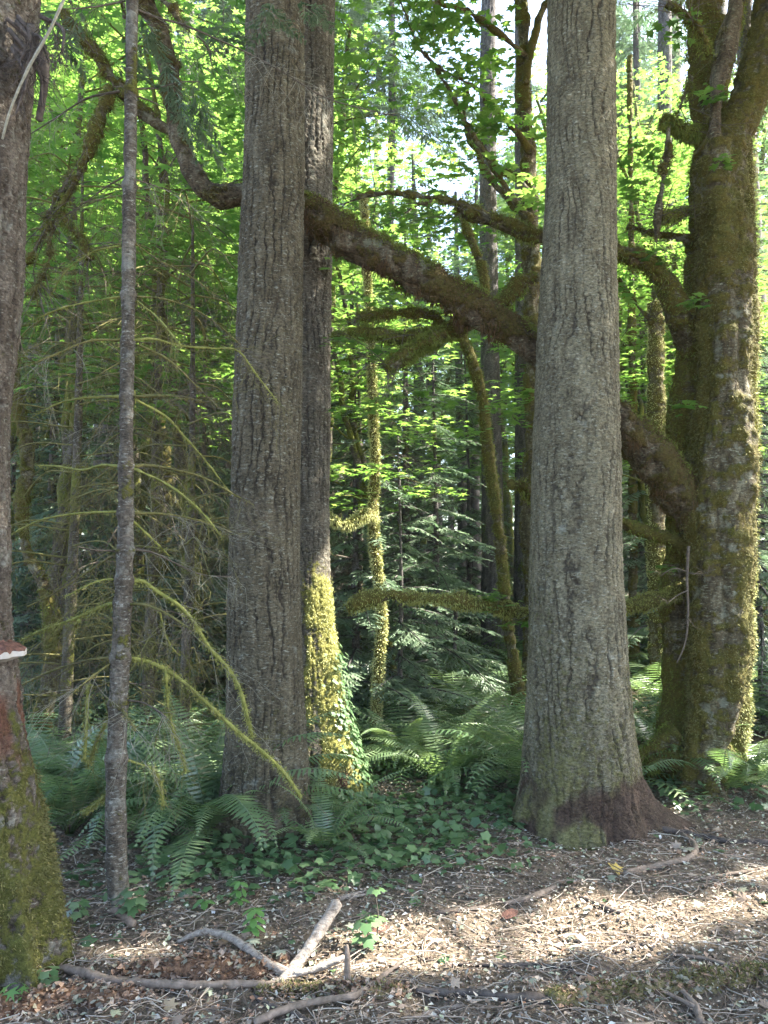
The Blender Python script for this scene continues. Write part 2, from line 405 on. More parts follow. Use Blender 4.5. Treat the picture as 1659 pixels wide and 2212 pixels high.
def fuzz(geo, PV, PD, n, ln=0.02, wd=0.004, down=0.5, seed=0, w=None):
    rg = np.random.default_rng(seed)
    if w is not None:
        w = np.maximum(w, 0); w = w/w.sum(); i = rg.choice(len(PV), n, p=w)
    else: i = rg.integers(0, len(PV), n)
    p = PV[i]+rg.normal(0, 0.008, (n, 3)); d = PD[i]+rg.normal(0, 0.55, (n, 3)); d[:, 2] -= down*rg.random(n)
    d /= np.linalg.norm(d, axis=1)[:, None]
    s = np.cross(d, rg.normal(0, 1, (n, 3))); s /= np.linalg.norm(s, axis=1)[:, None]+1e-9
    L = ln*rg.uniform(0.4, 1.5, n)[:, None]
    a = p-s*wd; b_ = p+s*wd; c_ = p+d*L+np.array([0, 0, -0.25])*L*down
    V = np.stack([a, b_, c_], 1).reshape(-1, 3)
    geo.add(V, [np.arange(n*3).reshape(n, 3)])

# trunk from silhouette rows (py, left, right) at one depth
def trunk_rows(rows, d, top_extra=7.0, root=0.35, lean_y=0.0):
    C = []; rad = []
    for (py, a, b_) in rows:
        p = P((a+b_)/2, py, d); C.append(p); rad.append((b_-a)/2*d/F)
    C = np.array(C); rad = np.array(rad)
    if C[0][2] > C[-1][2]: C = C[::-1]; rad = rad[::-1]
    z0 = gz1(C[0][0], d)
    C = np.vstack([[C[0][0], d, z0-root], C]); rad = np.concatenate([[rad[0]], rad])
    if top_extra:
        v = (C[-1]-C[-2]); v = v/np.linalg.norm(v)
        C = np.vstack([C, C[-1]+v*top_extra*0.5, C[-1]+v*top_extra]); rad = np.concatenate([rad, [rad[-1]*0.9, rad[-1]*0.8]])
    return C, rad, z0
def lobes(spec, z0, k=0.28):
    def f(th, z):
        s = 0
        for deg, amp, wd in spec:
            dth = (th-R(deg)+PI) % (2*PI)-PI
            s = s+amp*np.exp(-(dth/R(wd))**2)
        return s*np.exp(-np.clip(z-z0, 0, 9)/k)
    return f

rnd = random.Random(7)
def branch_geo(geo, pts, rad0, rad1, seg=7, step=0.04, wob=0.03, seed=0, lump=0.0, mossn=0, mossgeo=None, ln=0.02, down=0.8):
    pts = np.asarray(pts, float); r = np.linspace(rad0, rad1, len(pts))
    dsp = None
    if lump > 0:
        def dsp(V, D, TH, S): return (fbm(V*28+seed, 2, seed)-0.4)*lump*2, {}
    V, Fc, at, (pv, pd) = tube(pts, r, seg, step, dsp, wob=wob, seed=seed)
    geo.add(V, Fc)
    if mossn: fuzz(mossgeo if mossgeo is not None else geo, pv, pd, mossn, ln, 0.004, down, seed)
    return pv, pd
def px_path(pts, d0, d1=None):
    d1 = d0 if d1 is None else d1; n = len(pts)
    return np.array([P(p[0], p[1], (p[2] if len(p) > 2 else d0+(d1-d0)*i/max(1, n-1))) for i, p in enumerate(pts)])
def twigs(geo, pts, n, ln, rad, seed, spread=0.8, droop=-0.2, sub=1, seg=4):
    rg = np.random.default_rng(seed); pts = np.asarray(pts, float)
    for k in range(n):
        t = rg.uniform(0.12, 1)*(len(pts)-1); i = min(int(t), len(pts)-2); p = pts[i]*(1-(t-i))+pts[i+1]*(t-i)
        ax = pts[i+1]-pts[i]; ax = ax/(np.linalg.norm(ax)+1e-9)
        d = ax*0.5+rg.normal(0, spread, 3); d[2] += droop; d /= np.linalg.norm(d)
        L = ln*rg.uniform(0.35, 1.25)
        q = [p, p+d*L*0.5+rg.normal(0, 0.06*L, 3), p+d*L+rg.normal(0, 0.14*L, 3)+np.array([0, 0, droop*0.4*L])]
        V, Fc, at, _ = tube(q, [rad, rad*0.75, rad*0.4], seg, L/5); geo.add(V, Fc)
        if sub:
            for s in range(sub+1):
                e = q[1]*(1-s/(sub+1))+q[2]*(s/(sub+1)); d2 = d+rg.normal(0, 0.7, 3); d2 /= np.linalg.norm(d2)
                V, Fc, at, _ = tube([e, e+d2*L*0.25+rg.normal(0, 0.03*L, 3), e+d2*L*0.5], [rad*0.5, rad*0.42, rad*0.3], 3, L/4); geo.add(V, Fc)

# ------------------------------------------------------------------ near firs
def mk_fir(name_label, rows, d, lobspec, seed, mossf=None, redf=None, seg=280, step=0.009, depth=0.012, mt=None, name='fir_tree', kf=0.28):
    C, rad, z0 = trunk_rows(rows, d)
    root = empty(name, (C[1][0], d, z0), name_label, 'tree')
    mf = (lambda V, D: mossf(V, D, z0)) if mossf else None
    rf = (lambda V, D: redf(V, D, z0)) if redf else None
    g = Geo(); V, Fc, at, sp = tube(C, rad, seg, step, fir_disp(seed, depth, 1.0, mf, rf), flare=lobes(lobspec, z0, kf))
    g.add(V, Fc, **at)
    part('trunk', g, mt or M_FIR, root)
    return root, C, rad, z0, sp, at

# left fir of the close pair
def mossA(V, D, z0): return 0.30*np.exp(-np.clip(V[..., 2]-z0, 0, 9)/0.8)+(fbm(V*3.1, 3, 21)-0.5)*0.7+0.12
rootA, *_ = mk_fir('tall grey fir trunk left of centre with furrowed bark, front one of a close pair',
    [(0,530,662),(250,526,661),(450,520,660),(700,512,655),(900,504,652),(1100,498,649),(1300,494,650),(1500,491,656),(1650,488,662),(1735,484,666),(1800,480,670)],
    4.85, [(200,0.10,25),(330,0.05,30),(270,0.04,30),(100,0.08,40)], 31, mossA)
# second fir of the pair
def mossB(V, D, z0):
    z = V[..., 2]-z0
    right = np.clip(D[..., 0]*1.3-0.1, 0, 1)
    return 0.14+0.60*np.clip((1.75-z)/0.5, 0, 1)*(0.35+0.75*right)*(0.35+1.0*fbm(V*np.array([9, 9, 4]), 3, 44))+(fbm(V*np.array([15, 15, 7]), 3, 48)-.5)*1.1*np.clip(2-z, 0, 1)+0.28*np.clip((3.2-z)/1.5, 0, 1)*fbm(V*np.array([7,7,3]), 3, 45)+(fbm(V*4.2, 3, 43)-0.5)*0.4
def redB(V, D, z0):
    z = V[..., 2]-z0
    return np.clip((0.32-z)*5, 0, 1)*np.clip(fbm(V*6, 2, 9)*3-1, 0, 1)
rootB, CB, rB, zB, spB, atB = mk_fir('slimmer fir half hidden behind the left fir, moss and ivy on its sunny side',
    [(0,598,727),(300,594,722),(600,592,718),(900,590,715),(1100,588,711),(1250,586,713),(1400,588,722),(1500,590,732),(1600,590,742),(1690,590,752)],
    5.78, [(0,0.14,26),(325,0.12,22),(270,0.05,30),(180,0.1,30)], 37, mossB, redB, seg=220, mt=M_FIRMOSSY)
# right fir
def mossC(V, D, z0):
    z = V[..., 2]-z0
    return 0.20+0.30*np.exp(-z/0.6)*(0.4+fbm(V*4, 3, 51))+(fbm(V*np.array([3, 3, 1.4]), 3, 52)-0.5)*0.55+0.10*np.clip((3.0-z)/2, 0, 1)
def redC(V, D, z0):
    z = V[..., 2]-z0
    f = np.clip((fbm(V*np.array([5, 5, 2.2]), 3, 61)-0.40)*7, 0, 1)*np.clip((0.42+.3*(fbm(V*np.array([6, 6, 1]), 2, 63)-.5)-z)*6, 0, 1)
    right = np.clip((D[..., 0]-0.35)*6, 0, 1)*np.clip((0.42-z)*8, 0, 1)
    return np.clip(np.maximum(f, right*(0.6+0.5*fbm(V*8, 2, 62))), 0, 1)
rootC, *_ = mk_fir('big grey fir trunk right of centre with wide flared reddish root base',
    [(0,1182,1330),(300,1177,1331),(600,1168,1332),(800,1160,1334),(1000,1153,1338),(1200,1148,1343),(1400,1144,1352),(1500,1140,1358),(1600,1134,1366),(1700,1128,1374),(1785,1124,1380)],
    5.05, [(0,0.34,17),(350,0.06,34),(312,0.05,16),(270,0.0,20),(235,0.07,18),(195,0.12,18),(120,0.15,30),(60,0.15,30)], 41, mossC, redC, seg=330, depth=0.012, mt=M_FIRPALE, kf=0.17)

# ivy up the second fir's sunny side
def rotm(yaw, tilt, az):
    """leaf frames: normal tilted by tilt towards az, spun by yaw"""
    n = len(yaw); cz, sz = np.cos(yaw), np.sin(yaw)
    Rz = np.zeros((n, 3, 3)); Rz[:, 0, 0] = cz; Rz[:, 0, 1] = -sz; Rz[:, 1, 0] = sz; Rz[:, 1, 1] = cz; Rz[:, 2, 2] = 1
    ax = np.stack([-np.sin(az), np.cos(az), 0*az], 1); c, s = np.cos(tilt), np.sin(tilt)
    K = np.zeros((n, 3, 3)); K[:, 0, 1] = -ax[:, 2]; K[:, 0, 2] = ax[:, 1]; K[:, 1, 0] = ax[:, 2]; K[:, 1, 2] = -ax[:, 0]; K[:, 2, 0] = -ax[:, 1]; K[:, 2, 1] = ax[:, 0]
    I = np.eye(3)[None]; Ra = I+s[:, None, None]*K+(1-c)[:, None, None]*np.matmul(K, K)
    return np.matmul(Ra, Rz)
def fan(outline, drop=0.08):
    o = np.array(outline, float); r = np.linalg.norm(o, axis=1)
    V = np.vstack([[0, 0, 0.0], np.column_stack([o, -drop*r**2])])
    k = len(o); F_ = np.stack([np.zeros(k, int), 1+np.arange(k), 1+(np.arange(k)+1) % k], 1)
    return V, F_
def polar(l): return [(r*math.cos(R(a)), r*math.sin(R(a))) for a, r in l]
T_MAPLE = fan(polar([(0,.62),(14,.36),(28,.44),(45,.58),(60,.28),(80,.36),(98,.5),(120,.24),(180,.16),(240,.24),(262,.5),(280,.36),(300,.28),(315,.58),(332,.44),(346,.36)]), 0.25)
T_LOBE = fan(polar([(0,.66),(20,.22),(48,.6),(74,.2),(104,.48),(180,.12),(256,.48),(286,.2),(312,.6),(340,.22)]), 0.25)
T_IVY = fan(polar([(0,.62),(30,.36),(58,.5),(88,.34),(130,.42),(180,.2),(230,.42),(272,.34),(302,.5),(330,.36)]), 0.2)
T_OVAL = fan(polar([(0,.6),(35,.42),(90,.27),(145,.38),(180,.5),(215,.38),(270,.27),(325,.42)]), 0.3)
T_QUAD = (np.array([[-.5,-.28,0],[.1,-.42,.1],[.55,.05,-.06],[0,.4,.08]]), np.array([[0,1,2],[0,2,3]]))
def scatter(geo, tmpl, pos, Rm, size, rndv, **kw):
    T, Fc = tmpl; n = len(pos); k = len(T)
    V = np.einsum('nij,kj->nki', Rm, T)*np.asarray(size).reshape(-1, 1, 1)+pos[:, None, :]
    FF = (Fc[None]+(np.arange(n)*k)[:, None, None]).reshape(-1, Fc.shape[1])
    at = {'rnd': np.repeat(rndv, k)} if rndv is not None else {}
    for a, v in kw.items(): at[a] = np.repeat(v, k, axis=0)
    geo.add(V.reshape(-1, 3), [FF], **at)
def leaves(geo, tmpl, pos, size, seed, tilt=0.35, tvar=0.3, az=None):
    rg = np.random.default_rng(seed); n = len(pos)
    tl = np.abs(rg.normal(tilt, tvar, n)); a = rg.uniform(0, 2*PI, n) if az is None else az
    scatter(geo, tmpl, pos, rotm(rg.uniform(0, 2*PI, n), tl, a), size*rg.uniform(0.45, 1.35, n), rg.random(n))

PV, PD = spB
z = PV[:, 2]-zB
th = np.arctan2(PD[:, 1], PD[:, 0])
rg = np.random.default_rng(3)
sel = np.where((z > -0.02) & (z < 1.05) & (th > -1.0) & (th < 0.45))[0]
wts = np.exp(-z[sel]/0.6)*np.exp(-((th[sel]+0.1)/0.35)**2)+0.03
i = rg.choice(sel, 420, p=wts/wts.sum())
g = Geo(); pos = PV[i]+PD[i]*rg.uniform(0.02, 0.07, (len(i), 1))
az = np.arctan2(PD[i, 1], PD[i, 0])
scatter(g, T_IVY, pos, rotm(rg.uniform(-0.6, 0.6, len(i))+az, rg.uniform(0.6, 1.2, len(i)), az), rg.uniform(0.03, 0.058, len(i)), rg.random(len(i)))
part('ivy', g, M_LIVY, rootB)
g = Geo(); mv = atB['moss'][:len(PV)]
fuzz(g, PV, PD, 26000, 0.010, 0.003, 0.5, 5, w=np.clip(mv-0.5, 0, 1)*(z < 2.2)+1e-9)
part('moss', g, M_MOSSSUNLIT, rootB)

# ------------------------------------------------------------------ edge tree at the left with bracket fungus
dE = 3.35
def mossE(V, D, z0):
    z = V[..., 2]-z0
    return 0.20+0.62*np.clip((1.35-z)/0.9, 0, 1)*(0.35+0.9*fbm(V*np.array([7,7,3]), 3, 71))+(fbm(V*np.array([16,16,20]), 3, 75)-.5)*.7+(fbm(V*4, 3, 72)-0.5)*0.4
def redE(V, D, z0):
    z = V[..., 2]-z0
    return np.clip((fbm(V*np.array([9, 9, 3.5]), 3, 73)-0.5)*6, 0, 1)*np.clip(1-np.abs(z-1.05)*2, 0, 1)*0.8+np.clip((z-3.6)*2, 0, 1)*0.25
rootE, CE, rE, zE, spE, atE = mk_fir('old mossy trunk cut off by the left edge of the picture with shelf fungus',
    [(0,-190,84),(300,-210,56),(600,-225,42),(900,-240,14),(1150,-235,12),(1400,-225,20),(1500,-222,34),(1600,-215,46),(1700,-205,62),(1800,-195,72),(1900,-190,86),(2010,-180,92)],
    dE, [(0,0.13,11),(325,0.17,10),(297,0.15,9),(268,0.2,10),(235,0.1,20),(40,0.12,20)], 47, mossE, redE, seg=230, step=0.01, depth=0.016, mt=M_EDGE, name='old_mossy_tree', kf=0.25)
PV, PD = spE; mv = atE['moss'][:len(PV)]
g = Geo(); fuzz(g, PV, PD, 26000, 0.014, 0.0035, 0.4, 15, w=np.clip(mv-0.52, 0, 1)**1.5*(PV[:, 2]-zE < 1.5)*(PD[:, 0] > -0.3)+1e-9)
part('moss', g, M_MOSSDRY, rootE)
# fungus : a half-disc shelf
def shelf(c, rx, ry, hgt, under):
    g = Geo(); nt_, nr = 40, 10; V = []
    for a in range(nt_+1):
        t = -PI*0.62+a/nt_*PI*1.1
        for k in range(nr+1):
            r = k/nr; e = 1+0.06*math.sin(t*7)+0.04*math.sin(t*13+1)
            zt = hgt*(1-r**2.4)*(0.9)+0.005*math.sin(r*24)+0.004*math.sin(t*9+r*5)
            zb = -under*(1-r)**1.0-0.012*(r < .95)
            V.append((c[0]+rx*r*e*math.cos(t), c[1]+ry*r*e*math.sin(t), c[2]+(zt)))
    V = np.array(V); ix = np.arange((nt_+1)*(nr+1)).reshape(nt_+1, nr+1)
    q = np.stack([ix[:-1,:-1], ix[:-1,1:], ix[1:,1:], ix[1:,:-1]], -1).reshape(-1, 4)
    V[:, 2] += (fbm(V*45, 3, 3)-0.5)*0.03
    g.add(V, [q]); g2 = Geo(); V2 = V.copy()
    rr = np.tile(np.arange(nr+1)/nr, nt_+1); V2[:, 2] = c[2]-0.024-under*(1-rr)+(fbm(V*20, 2, 8)-0.5)*0.006
    rim0 = ix[:, -1]; g2.add(V2, [q[:, ::-1]])
    # the rim joins the two faces
    g2.add(np.vstack([V[rim0], V2[rim0]]), [np.stack([np.arange(nt_), np.arange(nt_)+nt_+1, np.arange(nt_)+nt_+2, np.arange(nt_)+1], 1)])
    return g, g2
pc = P(-25, 1405, dE-0.05)
gt, gb = shelf(pc, 0.135, 0.19, 0.045, 0.05)
fo = part('bracket_fungus', gt, M_FUNGUS, rootE); fu = part('pore_surface', gb, M_FUNGW, rootE); fu.parent = fo
# dead hanging twigs high on the edge tree
g = Geo(); st = px_path([(60, 60), (95, 150), (85, 260)], 3.2, 3.25)
branch_geo(g, st, 0.03, 0.012, 7, 0.03, 0.02, 4, 0.006)
for k in range(9):
    a = P(rnd.uniform(10, 90), rnd.uniform(30, 140), 3.2); e = a+np.array([rnd.uniform(-0.02, 0.14), rnd.uniform(-.1, .1), -rnd.uniform(0.15, 0.45)])
    m_ = (a+e)/2+np.array([0.05, 0, 0.02])
    branch_geo(g, [a, m_, e], 0.012, 0.004, 5, 0.03, 0.02, k)
    twigs(g, [a, m_, e], 16, 0.14, 0.002, 60+k, 0.7, -0.5, 1, 3)
part('dead_branch', g, M_WOODDARK, rootE)
g = Geo(); a = px_path([(142, -10), (105, 70), (60, 150), (15, 260), (5, 300)], 3.02)
branch_geo(g, a, 0.007, 0.005, 6, 0.03, 0.01, 8, 0.002); part('branch', g, M_TWIGPALE, rootE)

# ------------------------------------------------------------------ slender hemlock with mossy dead limbs
dS = 3.86
rows = [(0,273,299),(200,269,297),(400,266,294),(600,264,292),(800,260,290),(1000,257,288),(1150,254,288),(1300,248,284),(1450,239,279),(1600,232,273),(1750,228,272),(1850,230,272),(1935,233,271)]
C, rad, z0 = trunk_rows(rows, dS, 5)
rootS = empty('slender_hemlock', (C[1][0], dS, z0), 'slender lichen spotted hemlock with drooping mossy dead limbs, in front of the ferns', 'tree')
def hd(V, D, TH, S):
    c = crackf(vnoise(V*np.array([40, 40, 30]), 5), 0.15)*0.5
    bump_ = 0
    for py in (195, 400, 640, 740, 860, 1008, 1110, 1190, 1255, 1305, 1420, 1520, 1640):
        zz = P(265, py, dS)[2]; bump_ = bump_+0.008*np.exp(-((V[..., 2]-zz)/0.025)**2)
    return -0.003*c+(fbm(V*35, 2, 4)-0.5)*0.008+bump_+(fbm(V*6, 2, 4)-0.5)*0.012, {'crack': c, 'moss': np.clip(0.18+(fbm(V*7, 3, 14)-0.5)*1.1+bump_*22, 0, 1), 'red': np.zeros_like(c)}
V, Fc, at, spS = tube(C, rad, 56, 0.008, hd, flare=lobes([(270, .02, 40), (0, .02, 40)], z0, .1)); g = Geo(); g.add(V, Fc, **at)
part('trunk', g, M_HEM, rootS)
limbs = [  # (points, start radius, end radius, mossy)
 ([(258,197),(190,212),(120,255),(60,292)], 6,2,0), ([(290,192),(340,190),(385,178),(432,176)], 5,2,0), ([(270,2),(210,14),(130,20)],5,2,0),
 ([(290,18),(330,35),(400,55),(470,85),(530,112),(620,162),(700,210),(770,232),(850,250)], 6,2,0),
 ([(292,205),(340,225),(380,250)],4,1.5,0), ([(270,380),(235,400),(180,440),(120,480)],4,1.5,0), ([(285,385),(330,400),(400,425)],4,1.5,0),
 ([(262,530),(200,545),(140,590),(110,640)],4,1.5,1), ([(290,525),(340,560),(400,590),(470,640)],4,1.5,1),
 ([(270,640),(235,645),(180,655),(110,675),(60,700)], 5,2,1), ([(290,640),(350,645),(420,668),(470,700),(520,745)], 5,2,1),
 ([(295,650),(345,690),(390,745)],4,1.5,1), ([(265,735),(200,735),(120,765),(60,790)], 6,2,1), ([(290,735),(330,732),(380,745),(460,752),(510,756),(550,805),(600,870)], 6,1.5,1),
 ([(300,745),(360,775),(420,830),(470,880)],5,2,1),
 ([(270,857),(230,857),(180,860),(130,870),(70,900)], 7,2,1), ([(285,857),(350,855),(400,858),(435,866)], 7,3,1), ([(290,862),(360,902),(400,945),(450,1003),(500,1068)], 6,2,1),
 ([(265,870),(225,905),(190,960)],4,2,1),
 ([(265,1008),(220,1005),(180,1015),(130,1008),(80,1005)], 7,2,1), ([(285,1008),(310,1005),(380,1015),(440,1032),(510,1070),(548,1090)], 8,2,1), ([(288,1012),(350,1040),(430,1100),(480,1160)], 6,2,1),
 ([(260,1050),(200,1075),(150,1110)],4,2,1),
 ([(258,1106),(180,1108),(80,1126),(20,1156)], 6,2,1), ([(280,1108),(350,1110),(420,1122),(500,1150)], 6,2,1), ([(275,1115),(330,1165),(365,1200)],5,3,1),
 ([(250,1190),(205,1188),(168,1181)], 5,2,0), ([(280,1186),(325,1192),(370,1212),(440,1242),(500,1245)], 6,2,0), ([(250,1195),(190,1235),(120,1280),(60,1310)],5,2,1),
 ([(255,1252),(225,1252),(195,1262),(140,1290)], 6,2,1),
 ([(275,1256),(305,1255),(340,1278),(390,1312),(420,1345),(445,1390),(480,1430),(510,1470),(530,1530),(545,1592)], 8,8,2),
 ([(250,1303),(225,1308),(195,1322),(140,1345),(90,1362),(48,1382)], 9,3,2), ([(272,1306),(305,1305),(345,1318),(400,1352),(420,1365)], 6,2,1),
 ([(345,1318),(355,1365),(372,1400),(388,1416)], 4,3,1),
 ([(248,1420),(190,1426),(110,1450),(40,1482)], 6,3,1), ([(275,1420),(300,1424),(350,1442),(400,1476),(450,1522),(510,1578),(552,1612),(610,1665),(648,1718)], 8,8,2),
 ([(246,1428),(200,1460),(160,1495)],5,2,1), ([(358,1450),(365,1540),(378,1590),(390,1622),(400,1665)], 6,3,2),
 ([(252,1470),(190,1488),(115,1502)],5,2,1), ([(270,1512),(310,1518),(340,1535),(360,1550)],4,3,0), ([(272,1475),(300,1478),(340,1488)],3,1.5,0),
 ([(252,1525),(230,1560),(205,1610),(190,1655)], 7,5,2), ([(262,1530),(275,1550),(292,1578)], 6,4,1), ([(190,1480),(188,1530),(186,1590),(182,1640)], 5,6,2),
 ([(245,1705),(210,1735),(180,1755)], 6,4,2), ([(270,1640),(300,1650),(332,1660)],5,3,1), ([(330,1660),(345,1690),(352,1740)],5,6,2), ([(170,1340),(160,1360),(155,1400)],4,2,1)]
for k, (pp, a, b_, ms) in enumerate(limbs):
    rg = np.random.default_rng(k+100)
    d1 = dS+rg.uniform(-0.35, 0.35)
    if pp[-1][0] > 485 and pp[-1][1] > 100: d1 = 4.2
    if k == 3: d1 = 4.3
    if ms == 2 and pp[-1][0] > 500: d1 = 4.30
    pth = px_path(pp, dS, d1); s = dS/F/2
    g = Geo(); gm = Geo()
    pv, pd = branch_geo(g, pth, a*s, b_*s, 7, 0.03, 0.012, k, 0.004 if ms else 0.001)
    L = np.linalg.norm(np.diff(pth, axis=0), axis=1).sum()
    bo = part('branch', g, M_MOSSOLIVE if (ms == 2 or (ms and k % 2)) else M_MOSSDRY if ms else M_TWIG, rootS)
    if ms:
        fuzz(gm, pv, pd, int((400 if ms == 1 else 1900)*L), 0.009 if ms == 1 else 0.011, 0.0028, 0.8, k)
        mo = part('moss', gm, M_MOSSOLIVE if (ms == 2 or k % 2) else M_MOSSDRY, rootS); mo.parent = bo
    gt = Geo(); twigs(gt, pth, int((30 if ms < 2 else 14)*L)+3, 0.30, 0.0014, k+900, 0.6, -0.45, 3, 3)
    to = part('twigs', gt, M_MOSSDRY if (ms and k % 2) else M_TWIG if k % 3 else M_TWIGPALE, rootS); to.parent = bo

# ------------------------------------------------------------------ conifer sprays
def spray(geo, base, dirv, L, seed, droop=0.5, dens=0.045, side=0.38, w=0.011):
    rg = np.random.default_rng(seed); base = np.asarray(base, float); d = np.asarray(dirv, float); d = d/np.linalg.norm(d)
    s0 = np.cross(d, [0, 0, 1.]); s0 /= np.linalg.norm(s0)+1e-9
    n = max(5, int(L/dens)); t = (np.arange(n)+0.7)/n
    ax = base+d*L*t[:, None]+np.array([0, 0, -droop])*L*(t[:, None]**2)*0.6
    up = np.array([0, 0, 1.0])
    Vs = []; Rv = []
    def dia(p, dv, ln, wd, r):
        sv = np.cross(dv, up); sv /= np.linalg.norm(sv, axis=1)[:, None]+1e-9
        sv = sv+rg.normal(0, 0.35, sv.shape)
        m_ = p+dv*ln[:, None]*0.45
        Vs.append(np.stack([p, m_-sv*wd, p+dv*ln[:, None], m_+sv*wd], 1)); Rv.append(np.repeat(r, 4))
    for sg in (-1, 1):
        ln = side*L*np.clip(1.1-t, 0.12, 1)*np.clip(t*6, .3, 1)*rg.uniform(0.65, 1.2, n)
        dv = d*0.75+s0*sg+rg.normal(0, 0.12, (n, 3)); dv[:, 2] -= 0.15+droop*0.5; dv /= np.linalg.norm(dv, axis=1)[:, None]
        r = rg.random(n); dia(ax, dv, ln, w, r)
        for q in range(5):
            f = (q+0.5)/5.5
            for s2 in (-1, 1):
                p2 = ax+dv*(ln*f)[:, None]; dd = dv*0.8+np.cross(dv, up)*s2*0.8+rg.normal(0, .15, (n, 3)); dd[:, 2] -= 0.2; dd /= np.linalg.norm(dd, axis=1)[:, None]
                dia(p2, dd, ln*0.42*(1.15-f), w*0.8, np.clip(r+rg.normal(0, .2, n), 0, 1))
    V = np.concatenate([v.reshape(-1, 3) for v in Vs]); q = np.arange(len(V)).reshape(-1, 4)
    geo.add(V, [q], rnd=np.concatenate(Rv))
    return ax
# blue-green needle sprays on the upper boughs of the slender hemlock
g = Geo(); gb_ = Geo()
for (x0, y0, x1, y1, d, L) in [(340,190,300,120,3.9,.35),(350,120,420,300,4.0,.5),(380,200,480,330,4.1,.45),(420,60,500,70,4.0,.35),(95,25,150,95,3.7,.35),(130,20,60,60,3.8,.3),(180,15,120,110,3.8,.35),(300,30,360,120,3.9,.35),(560,10,640,60,4.2,.3),(590,0,560,60,4.2,.3),(640,0,700,40,4.2,.3),(330,60,260,140,3.9,.3),(410,180,470,280,4.0,.35)]:
    a = P(x0, y0, d); e = P(x1, y1, d+0.1); spray(g, a, e-a, L, x0, 0.3, 0.03, 0.5, 0.006)
part('foliage', g, M_LCON, rootS)

# ------------------------------------------------------------------ big mossy maple at the right, with the limb crossing the picture
dM = 5.8
rootM = empty('mossy_maple', G(1530, 1660), 'many-stemmed mossy maple at the right, its long limb crossing behind both big firs', 'tree')
def mstem(rows, d, seed, top, base_moss=0.5, seg=110, step=0.02, lump=0.03, flr=None, name='trunk', fz=6000, mmt=None, mat_=None, d1=None, root=0.35, side=0.0):
    n = len(rows); C = []; rad = []
    for i, (py, a, b_) in enumerate(rows):
        dd = d if d1 is None else d+(d1-d)*i/(n-1)
        C.append(P((a+b_)/2, py, dd)); rad.append((b_-a)/2*dd/F*0.93)
    C = np.array(C)[::-1]; rad = np.array(rad)[::-1]
    if root: C = np.vstack([C[0]-np.array([0, 0, root]), C]); rad = np.concatenate([[rad[0]*1.05], rad])
    if top:
        v = C[-1]-C[-2]; v /= np.linalg.norm(v); C = np.vstack([C, C[-1]+v*top*.5, C[-1]+v*top]); rad = np.concatenate([rad, [rad[-1]*.9, rad[-1]*.7]])
    g = Geo(); mfun = (lambda V, D: side*np.clip(np.abs(D[..., 0])*1.6-0.9, 0, 1)) if side else None
    V, Fc, at, sp = tube(C, rad, seg, step, maple_disp(seed, lump, mfun, base_moss), flare=flr); g.add(V, Fc, **at)
    o = part(name, g, mat_ or M_MAPLE, rootM)
    if fz:
        gm = Geo(); mv = at['moss'][:len(sp[0])]; wz = np.clip(mv-0.45, 0, 1)*(sp[0][:, 2] < 6.3)*(sp[1][:, 1] < 0.4)+1e-9
        fuzz(gm, sp[0]+sp[1]*0.01, sp[1], fz, 0.016, 0.004, 0.7, seed, w=wz); mo = part('moss', gm, mmt or (M_MOSS if seed % 2 else M_MOSSDRY), rootM); mo.parent = o
    return o, C
z0 = gz1(2.5, dM)
mstem([(0,1488,1558),(150,1493,1562),(300,1500,1566),(420,1494,1560),(600,1482,1545),(700,1468,1545),(800,1458,1540),(900,1446,1532),(1000,1446,1524),(1100,1442,1512),(1200,1438,1502),(1300,1428,1500),(1400,1436,1502),(1500,1436,1512),(1600,1428,1520),(1680,1424,1524)], 6.0, 83, 3, 0.66, flr=lobes([(190,.16,22),(250,.1,20)], z0, .2), side=0.2, fz=16000)
mstem([(330,1505,1608),(420,1512,1610),(560,1520,1620),(700,1516,1620),(850,1514,1620),(960,1500,1622),(1060,1482,1622),(1150,1490,1616),(1250,1496,1612),(1400,1496,1602),(1500,1498,1592),(1580,1494,1578),(1690,1484,1562)], 5.62, 84, 0, 0.52, seg=150, lump=0.05, flr=lobes([(200,.08,25),(300,.06,30)], z0, .2), side=0.35, fz=16000)
mstem([(480,1588,1622),(700,1590,1628),(900,1592,1628),(1100,1590,1626),(1250,1590,1624),(1350,1588,1622),(1450,1580,1618),(1550,1572,1612),(1640,1568,1610)], 5.9, 85, 1.0, 0.75, seg=70, lump=0.035, side=0.2, fz=12000, mmt=M_MOSSSUNLIT)
